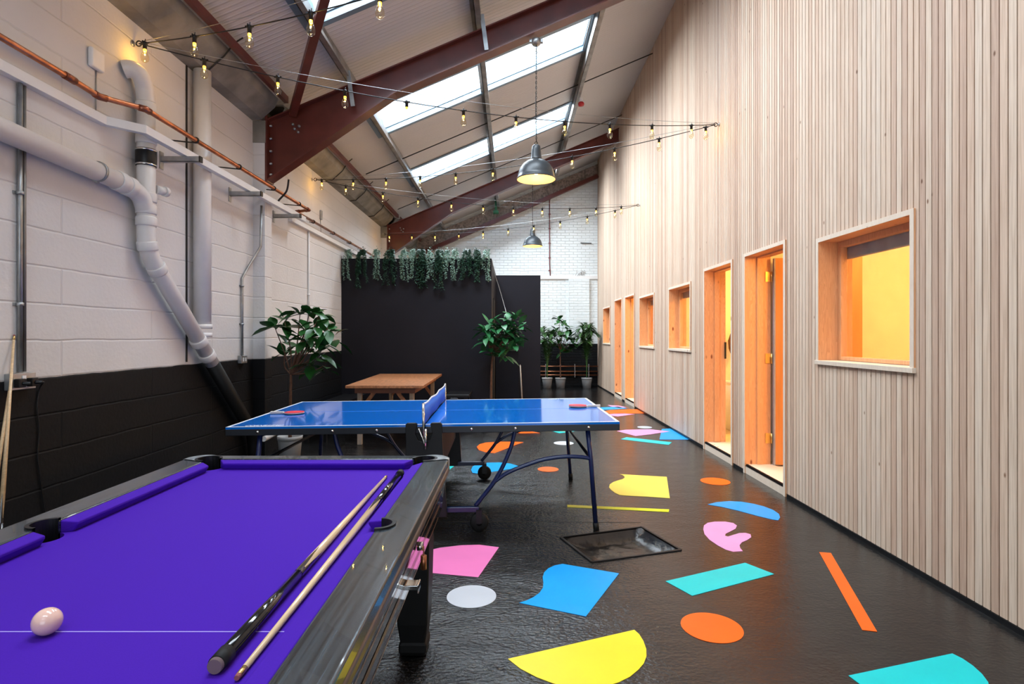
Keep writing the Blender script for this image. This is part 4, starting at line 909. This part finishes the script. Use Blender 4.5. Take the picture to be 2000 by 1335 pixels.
for x in (PX0+.14, PX1-.14):
    for y in (PY0+.16, PY1-.16):
        k = MB(); k.lathe([(.03,0),(.075,0),(.085,.02),(.085,.05),(.078,.06),(.092,.14),(.10,.3),(.105,.45),(.105,.585)], (x,y,0), 4, Matrix.Rotation(PI/4,3,'Z'), smooth=False); k.build('leg', M['leg_black'], t, bevel=.008)
MB().box(ix0+.01,1.152,ZC,ix1-.01,1.1545,ZC+.0006).build('baulk_line', mat('pale_chalk_line', (.42,.33,.78), .8), t)
k = MB(); k.lathe([(.0262*math.sin(PI*i/16), -.0262*math.cos(PI*i/16)) for i in range(17)], (-.934,1.143,ZC+.0262), 32); tag(k.build('cue_ball', M['ball']), 'creamy pink cue ball resting on the purple cloth', 'ball')

def cue(name, a, b, lab, group=None):
    """a = butt end, b = tip end"""
    a = Vector(a); b = Vector(b); d_ = (b-a).normalized(); Lc = (b-a).length
    t = thing(name, lab, 'cue', tuple(a), group=group)
    rad = lambda s: .0148-(.0148-.0055)*(s/Lc)
    MB().tube([a, a+d_*.02, a+d_*.045], [.013,.0155,.0158], 20).build('bumper', M['bumper'], t)
    MB().tube([a+d_*.008, a+d_*.046], [.0157,.0160], 20).build('rubber_ring', M['rubber'], t)
    MB().tube([a+d_*.046, a+d_*.42], [rad(.046), rad(.42)], 20).build('butt', M['cue_black'], t)
    k = MB(); u = d_.cross(Vector((0,0,1))).normalized(); w_ = u.cross(d_)
    n_ = 24; s0 = .40; vs = []; 
    for q in range(n_):         # spliced points where ash meets ebony
        an = 2*PI*q/n_; rr_ = rad(.44)+.0002; hgt = .14*abs(((q/n_*4)%1)-.5)*2
        vs.append(a+d_*(s0-.005)+(u*math.cos(an)+w_*math.sin(an))*(rad(s0)+.0001))
    for q in range(n_):
        an = 2*PI*q/n_; hgt = .15*abs(((q/n_*4)%1)-.5)*2; vs.append(a+d_*(s0+hgt)+(u*math.cos(an)+w_*math.sin(an))*(rad(s0+hgt)+.0003))
    k.add(vs, [(q,(q+1)%n_,n_+(q+1)%n_,n_+q) for q in range(n_)], True); k.build('splice', M['cue_black'], t)
    MB().tube([a+d_*.40, a+d_*(Lc-.03)], [rad(.40)-.0002, rad(Lc-.03)], 20).build('shaft', M['cue_wood'], t)
    MB().tube([a+d_*(Lc-.03), a+d_*(Lc-.008)], [rad(Lc-.03)+.0002, .0056], 16).build('ferrule', M['yellow_brass'], t)
    MB().tube([a+d_*(Lc-.008), b], [.0055,.0045], 16).build('tip', M['cue_tip'], t)
cue('pool_cue', (-.525,1.003,ZC+.0160), (-.530,2.40,ZC+.007), 'pool cue on the cloth with its black butt nearest the camera')
cue('pool_cue', (-.474,2.43,ZC+.0160), (-.477,.985,ZC+.007), 'pool cue on the cloth with its pale shaft and pink tip nearest the camera')
cue('pool_cue', (-2.64,2.905,.012), (-2.842,3.248,1.385), 'taller of two pool cues leaning on the dark wall at the photo edge', 'pool cues leaning on the left wall')
cue('pool_cue', (-2.675,2.845,.012), (-2.842,3.235,1.18), 'shorter of two pool cues leaning on the dark wall at the photo edge', 'pool cues leaning on the left wall')

# ================================================================== TABLE TENNIS TABLE
TILT = math.radians(.60); ROT = math.radians(1.3)
tt = thing('table_tennis_table', 'blue table tennis table with white edges on navy wheeled legs', 'table tennis table', (-.622,4.729,0), (0,-TILT,ROT))
def B(k, name, m, bevel=0, parent=None): return k.build(name, M[m], parent or tt, bevel=bevel, local=True)
for s in (-1, 1):
    x0, x1 = sorted((s*.008, s*1.37))
    top = B(MB().box(x0,-.7625,.745,x1,.7625,.76), 'tabletop', 'tt_blue')
    k = MB(); z0, z1 = .7601, .7608
    k.box(x0,-.7625,z0,x1,-.7425,z1); k.box(x0,.7425,z0,x1,.7625,z1); ex0, ex1 = sorted((s*1.35, s*1.37)); k.box(ex0,-.7425,z0,ex1,.7425,z1)
    B(k, 'white_line', 'tt_line', parent=top)
    B(MB().box(x0,-.0015,z0,x1,.0015,z1), 'centre_line', 'tt_faint', parent=top)
    k = MB(); k.box(x0,-.764,.700,x1,-.735,.7445); k.box(x0,.735,.700,x1,.764,.7445); fx0, fx1 = sorted((s*1.335, s*1.372)); k.box(fx0,-.735,.700,fx1,.735,.7445); gx0, gx1 = sorted((s*.01, s*.04)); k.box(gx0,-.735,.700,gx1,.735,.7445)
    B(k, 'frame', 'tt_frame', .003)
    for x in (.45, .9): q0, q1 = sorted((s*x, s*(x+.03))); B(MB().box(q0,-.735,.705,q1,.735,.74), 'crossbar', 'tt_frame')
    for y in (-.72, .72):
        zf = -s*1.19*math.tan(TILT)
        B(MB().tube([(s*1.15,y,.70),(s*1.17,y,.5),(s*1.20,y,zf+.05)], .017, 12), 'leg', 'tt_leg'); B(MB().tube([(s*1.20,y,zf+.055),(s*1.204,y,zf+.001)], .021, 12), 'foot', 'rubber')
        B(MB().tube(smooth_path([(s*.636,y,.72),(s*.614,y,.613),(s*.564,y,.488),(s*.49,y,.352),(s*.42,y,.26),(s*.348,y,.175)],5), .015, 10), 'leg', 'tt_leg')
        B(MB().tube(smooth_path([(s*.49,y,.345),(s*.57,y,.40),(s*.677,y,.445),(s*.832,y,.494),(s*.987,y,.513),(s*1.11,y,.507),(s*1.172,y,.494)],5), .014, 10), 'arched_brace', 'tt_leg')
        k = MB(); q0, q1 = sorted((s*.12, s*.375)); k.box(q0,y-.016,.135,q1,y+.016,.17); B(k, 'base_rail', 'tt_leg', .003)
        zw = -s*.375*math.tan(TILT)
        wh = Matrix.Rotation(PI/2,3,'X')
        w_ = B(MB().lathe([(.018,-.022),(.055,-.022),(.065,-.012),(.065,.012),(.055,.022),(.018,.022)], (s*.375,y,zw+.066), 24, wh), 'wheel', 'rubber')
        B(MB().lathe([(0,-.024),(.02,-.024),(.022,.024),(0,.024)], (s*.375,y,zw+.066), 16, wh), 'hub', 'black', parent=w_)
        k = MB(); k.box(s*.375-.02,y-.028,zw+.06,s*.375+.02,y-.024,.15); k.box(s*.375-.02,y+.024,zw+.06,s*.375+.02,y+.028,.15); k.box(s*.375-.02,y-.028,.146,s*.375+.02,y+.028,.152); B(k, 'wheel_fork', 'black')
    B(MB().tube([(s*1.172,-.71,.494),(s*1.172,.71,.494)], .012, 10), 'crossbar', 'tt_frame')
    for x in (.33, 1.15, .636):
        k = MB(); k.lathe([(0,.006),(.009,.005),(.010,0)], (s*x,-.764,.724), 12, Matrix.Rotation(PI/2,3,'X')); B(k, 'rivet', 'chrome')
# centre unit and net
for y in (-.775, .775):
    k = MB(); out = [(-.125,.12),(.155,.12),(.13,.60),(.125,.765),(.115,.775),(.055,.775),(.045,.765),(.06,.70),(.04,.655),(0,.64),(-.04,.655),(-.06,.70),(-.045,.765),(-.055,.775),(-.115,.775),(-.125,.765)]
    k.extrude([(x,y-.014 if y < 0 else y-.014,z) for x,z in out], (0,.028,0)); B(k, 'side_plate', 'black', .003)
B(MB().box(-.10,-.76,.40,.10,.76,.70), 'centre_cover', 'rubber')
B(MB().box(-.03,-.76,.12,.03,.76,.16), 'base_beam', 'tt_frame')
for y in (-.80, .80):
    B(MB().tube([(0,y,.64),(0,y,.915)], .0085, 10), 'net_post', 'chrome'); k = MB(); k.tube(smooth_path([(-.03,y-.02,.74),(-.005,y-.03,.68),(.02,y-.03,.61)],5), .006, 8); k.tube([(.02,y-.03,.74),(.015,y-.03,.60)], .009, 8); B(k, 'net_clamp', 'chrome')
k = MB(); n_ = 24; vs = []
for i in range(n_+1):
    y = -.79+1.58*i/n_; zz = .912-.010*math.sin(PI*i/n_)-.006*abs(math.sin(3*PI*i/n_)); xx = .004*math.sin(5*PI*i/n_)
    vs += [(xx,y,.765),(xx,y,zz)]
k.add(vs, [(2*i,2*i+2,2*i+3,2*i+1) for i in range(n_)], True); net = k.build('net', M['net'], tt, local=True, solid=.002)
k = MB(); vs = []
for i in range(n_+1):
    y = -.79+1.58*i/n_; zz = .912-.010*math.sin(PI*i/n_)-.006*abs(math.sin(3*PI*i/n_)); xx = .004*math.sin(5*PI*i/n_)
    vs += [(xx,y,zz-.012),(xx,y,zz+.002)]
k.add(vs, [(2*i,2*i+2,2*i+3,2*i+1) for i in range(n_)], True); k.build('net_tape', M['tt_line'], net, local=True, solid=.006)
# lettering printed on the two opposite corners of the top
def lettering(txt, size, loc, rz, parent, width):
    c = bpy.data.curves.new('lettering', 'FONT'); c.body = txt; c.size = size; c.shear = .25; c.offset = .0012; c.extrude = .0002; c.align_x = 'CENTER'
    o = bpy.data.objects.new('tmp', c); COL.objects.link(o); dg_ = bpy.context.evaluated_depsgraph_get(); me = bpy.data.meshes.new_from_object(o.evaluated_get(dg_)); bpy.data.objects.remove(o)
    xs = [v.co.x for v in me.vertices]; sc = width/(max(xs)-min(xs)); rot = Matrix.Rotation(rz,4,'Z')
    for v in me.vertices:
        q = rot @ Vector((v.co.x*sc, v.co.y*sc*1.35, v.co.z)); v.co = q+Vector(loc)
    me.materials.clear(); me.materials.append(M['tt_line']); ob = bpy.data.objects.new('lettering', me); COL.objects.link(ob); ob.parent = parent
tops = [o for o in tt.children if o.name.startswith('tabletop')]
lettering('CORNILLEAU', .05, (-1.13,-.728,.7612), 0, tops[0], .26); lettering('CORNILLEAU', .05, (1.13,.728,.7612), PI, tops[1], .26)

def bat(x, Y, z, ang, lab):
    t = thing('table_tennis_bat', lab, 'bat', (x, Y, z), (0, -TILT, ang), 'red table tennis bats')
    out = [(.075+.078*math.cos(a), .074*math.sin(a)) for a in [math.radians(-155+310*i/28) for i in range(29)]]+[(-.01,.016),(-.012,-.016)]
    MB().prism(out, .006, .012).build('blade', M['bat_wood'], t, local=True)
    MB().prism([(x_*.99+.001,y_*.98) for x_, y_ in out[:29]], .0121, .0155).build('rubber', M['bat_red'], t, local=True); MB().prism([(x_*.99+.001,y_*.98) for x_, y_ in out[:29]], .002, .0059).build('rubber', M['black'], t, local=True)
    MB().hexa([(-.115,-.016,.001),(-.01,-.013,.002),(-.01,.013,.002),(-.115,.016,.001),(-.115,-.016,.022),(-.01,-.013,.018),(-.01,.013,.018),(-.115,.016,.022)]).build('handle', M['bat_wood'], t, bevel=.004, local=True)
bat(-1.835, 4.60, .7485, .02, 'red bat on the left half of the blue table, handle over the edge')
bat(.635, 4.83, .7745, PI-.03, 'red bat on the right half of the blue table, handle to the right')

# ================================================================== PLANTS
def leaf_shape(k, c, d_, up, L_, W_, droop=.25, seg=4, fold=.18):
    c = Vector(c); d_ = Vector(d_).normalized(); s = d_.cross(Vector(up))
    if s.length < 1e-3: s = Vector((1,0,0))
    s.normalize(); u = s.cross(d_).normalized(); vs = []
    prof_ = [0, .75, 1, .72, 0] if seg == 4 else [0, 1, .7, 0]
    n_ = len(prof_)-1
    for i, w_ in enumerate(prof_):
        f = i/n_; p = c+d_*L_*f-Vector((0,0,1))*droop*L_*f*f
        hw = W_/2*w_; vs += [p-s*hw+u*hw*fold, p, p+s*hw+u*hw*fold]
    fs = []
    for i in range(n_): fs += [(3*i,3*i+1,3*i+4,3*i+3), (3*i+1,3*i+2,3*i+5,3*i+4)]
    k.add(vs, fs, True)
def pot(t, c, r, h, rim=.01):
    x, y, z = c
    MB().lathe([(0,z),(r*.80,z),(r*.98,z+h-.05),(r*1.0,z+h-.04),(r*1.03,z+h-.04),(r*1.05,z+h),(r*.97,z+h),(r*.93,z+h-.05),(0,z+h-.05)], (x,y,0), 28).build('pot', M['pot'], t)
    MB().lathe([(0,z+h-.035),(r*.94,z+h-.04)], (x,y,0), 20).build('soil', M['soil'], t)
def rubber_plant(label, base, poth, potr, clusters, fork, LS, m, nl=9, seed=1):
    rnd = random.Random(seed); x, y = base
    t = thing('potted_tree', label, 'plant', (x, y, 0)); pot(t, (x,y,0), potr, poth)
    k = MB(); fk = Vector(fork)
    k.tube(smooth_path([(x,y,poth-.06),(x+rnd.uniform(-.015,.015),y,poth+(fk.z-poth)*.5),tuple(fk)],5), [.020-.008*i/10 for i in range(11)], 10); 
    for c in clusters:
        c = Vector(c); m_ = fk.lerp(c, .5)+Vector((rnd.uniform(-.03,.03), rnd.uniform(-.03,.03), -.03))
        k.tube(smooth_path([fk, m_, c],4), [.010-.006*i/8 for i in range(9)], 7)
    k.build('trunk', M['bark'], t)
    k = MB()
    for c in clusters:
        c = Vector(c)
        for i in range(nl):
            a = 2*PI*i/nl+rnd.uniform(-.4,.4); el = rnd.uniform(-.5,1.1); d_ = Vector((math.cos(a)*math.cos(el), math.sin(a)*math.cos(el), math.sin(el)))
            s = c+Vector((0,0,rnd.uniform(-.07,.03)))+d_*.015
            leaf_shape(k, s, d_, (rnd.uniform(-.4,.4),rnd.uniform(-.4,.4),1), LS*rnd.uniform(.7,1.15), LS*rnd.uniform(.42,.55), droop=rnd.uniform(.05,.5))
    k.build('foliage', M[m], t)
def cl(Y, pts, seed, spread=.16):
    r_ = random.Random(seed); return [tuple(at(px, py, Y+r_.uniform(-spread, spread))) for px, py in pts]
b1 = (-2.40, 6.15)
rubber_plant('leafy potted tree by the white pillar at the left wall', b1, .30, .125, cl(6.15, [(538,642),(556,628),(586,612),(606,604),(624,612),(598,640),(616,632),(652,652),(640,640),(604,668),(588,684),(622,690),(556,688),(636,712),(606,712),(596,655),(630,670)], 3), (-2.39,6.15,.96), .215, 'leaf', 7, 5)
rubber_plant('bright green potted tree at the right corner of the black box', (-.335,9.15), .30, .14, cl(9.15, [(947,640),(990,648),(1012,638),(966,664),(950,648),(958,632),(968,655),(982,636),(994,622),(1006,618),(1000,640),(1010,650),(986,660),(972,676),(956,668),(960,688),(996,678),(1004,668),(976,644),(950,664),(985,690)], 8, .14), (-.31,9.15,1.12), .225, 'leaf2', 9, 9)
rubber_plant('middle potted plant of three at the gable, with round leaves', (1.28,15.0), .27, .135, cl(15.0, [(1092,626),(1100,632),(1086,645),(1108,640),(1098,655),(1112,655),(1090,668),(1106,672),(1118,664),(1098,684),(1114,682)], 12, .2), (1.27,15.0,1.0), .25, 'leaf', 8, 3)
def palm(label, base, hgt, nf, spread, seed, m='leaf_palm'):
    rnd = random.Random(seed); x, y = base
    t = thing('potted_palm', label, 'plant', (x, y, 0), group='potted palms at the gable'); pot(t, (x,y,0), .135, .27)
    k = MB(); kf = MB()
    for i in range(nf):
        a = 2*PI*i/nf+rnd.uniform(-.3,.3); h_ = hgt*rnd.uniform(.62,1.0); ou = spread*rnd.uniform(.45,1.0)
        p = smooth_path([(x,y,.22),(x+.10*ou*math.cos(a),y+.10*ou*math.sin(a),h_*.5),(x+.5*ou*math.cos(a),y+.5*ou*math.sin(a),h_*.88),(x+ou*math.cos(a),y+ou*math.sin(a),h_*.90)],8)
        k.tube(p, [.008-.006*q/(len(p)-1) for q in range(len(p))], 6)
        for q in range(9, len(p)):
            d_ = (p[q]-p[q-1]).normalized()
            for s in (-1, 1):
                sd = d_.cross(Vector((0,0,1)));
                if sd.length < .01: sd = Vector((math.sin(a),-math.cos(a),0))
                sd.normalize(); dd = (sd*s*.8+d_*.7+Vector((0,0,.1))).normalized()
                for sub in (0, .5): leaf_shape(kf, p[q]-d_*sub*.03, dd, (0,0,1), .30*(1-.35*abs(q-17)/10)*rnd.uniform(.8,1.1), .026, droop=.35, seg=3, fold=.3)
    for q in (k, kf): q.v = [(min(v[0], XR-.015), min(v[1], YB-.02), v[2]) for v in q.v]
    k.build('stems', M['leaf_palm'], t); kf.build('fronds', M[m], t)
palm('left potted palm of the group at the gable, half behind the partition', (.93,15.02), 1.86, 13, .40, 21)
palm('right potted palm at the gable, next to the slatted wall', (1.97,15.0), 1.86, 15, .27, 33)
# trailing plants along the top of the black box
TR = [(681,549,0),(706,564,1),(734,549,0),(761,561,1),(789,552,0),(805,548,0),(822,566,1),(840,549,0),(857,567,1),(871,545,0),(890,549,0),(911,550,1),(930,554,1),(949,549,0)]
ordn = ['first','second','third','fourth','fifth','sixth','seventh','eighth','ninth','tenth','eleventh','twelfth','thirteenth','last']
for i, (px, dr, dark) in enumerate(TR):
    rnd = random.Random(100+i); X = (px-1000)/F*9.5; t = thing('trailing_plant', ('dark green' if dark else 'pale silvery green')+' trailing plant hanging over the black box, '+ordn[i]+' from the left', 'plant', (X, 9.56, 2.666), group='trailing plants along the top of the black box')
    MB().lathe([(0,2.667),(.028,2.667),(.034,2.712),(.030,2.712),(0,2.70)], (X,9.57,0), 16).build('pot', M['white'], t)
    k = MB(); ks = MB(); zd = H+(655-dr)/F*9.5; wv = .085 if dark else .065
    for s in range(11 if dark else 8):
        x0 = X+rnd.uniform(-.05,.05); x1 = X+rnd.uniform(-wv,wv); yo = 9.49-rnd.uniform(.01,.07); zend = zd+rnd.uniform(.03,.46)*(1 if s > 2 else .1)
        p = smooth_path([(x0,9.57,2.72),((x0+x1)/2,9.53,2.80+rnd.uniform(-.04,.03)),(x1,yo,2.68),(x1+rnd.uniform(-.03,.03),yo-.01,(2.66+zend)/2),(x1+rnd.uniform(-.04,.04),yo,zend)],8)
        ks.tube(p, .0018, 4)
        q = 4
        while q < len(p):
            for rep in range(4 if dark else 4):
                a = rnd.uniform(0,2*PI); f = rnd.random(); c = p[q].lerp(p[q-1], f)
                d_ = Vector((math.cos(a), math.sin(a)-.35, rnd.uniform(-.7,.4)))
                leaf_shape(k, c, d_, (0,-.5,1), (.034 if dark else .024)*rnd.uniform(.8,1.3), (.020 if dark else .016), droop=.3, seg=3)
            q += 1
    for s in range(44):
        a = rnd.uniform(0,2*PI); rr_ = rnd.uniform(0,.085); c = (X+rr_*math.cos(a), 9.54+.6*rr_*math.sin(a), 2.71+rnd.uniform(-.02,.16)-rr_*.5)
        leaf_shape(k, c, (math.cos(a), math.sin(a), rnd.uniform(0,1)), (0,0,1), .036, .022, seg=3)
    ks.build('stems', M['leaf_ivy'], t); k.build('foliage', M['leaf_ivy' if dark else 'leaf_pale'], t)
# weed sprouting on the ledge
rnd = random.Random(5); k = MB()
for i in range(6):
    a = Vector((1.74+.05*i, YB-.03, 3.02)); e = a+Vector((rnd.uniform(-.10,.10), -rnd.uniform(0,.04), rnd.uniform(.03,.16))); k.tube([a, a.lerp(e,.5)+Vector((.02,0,.02)), e], .0035, 5)
    leaf_shape(k, e, (rnd.uniform(-1,1),-.3,rnd.uniform(-.2,1)), (0,0,1), .05, .03, seg=3)
tag(k.build('wall_weed', M['bark']), 'small dry weed sprouting on the ledge of the gable wall', 'plant')
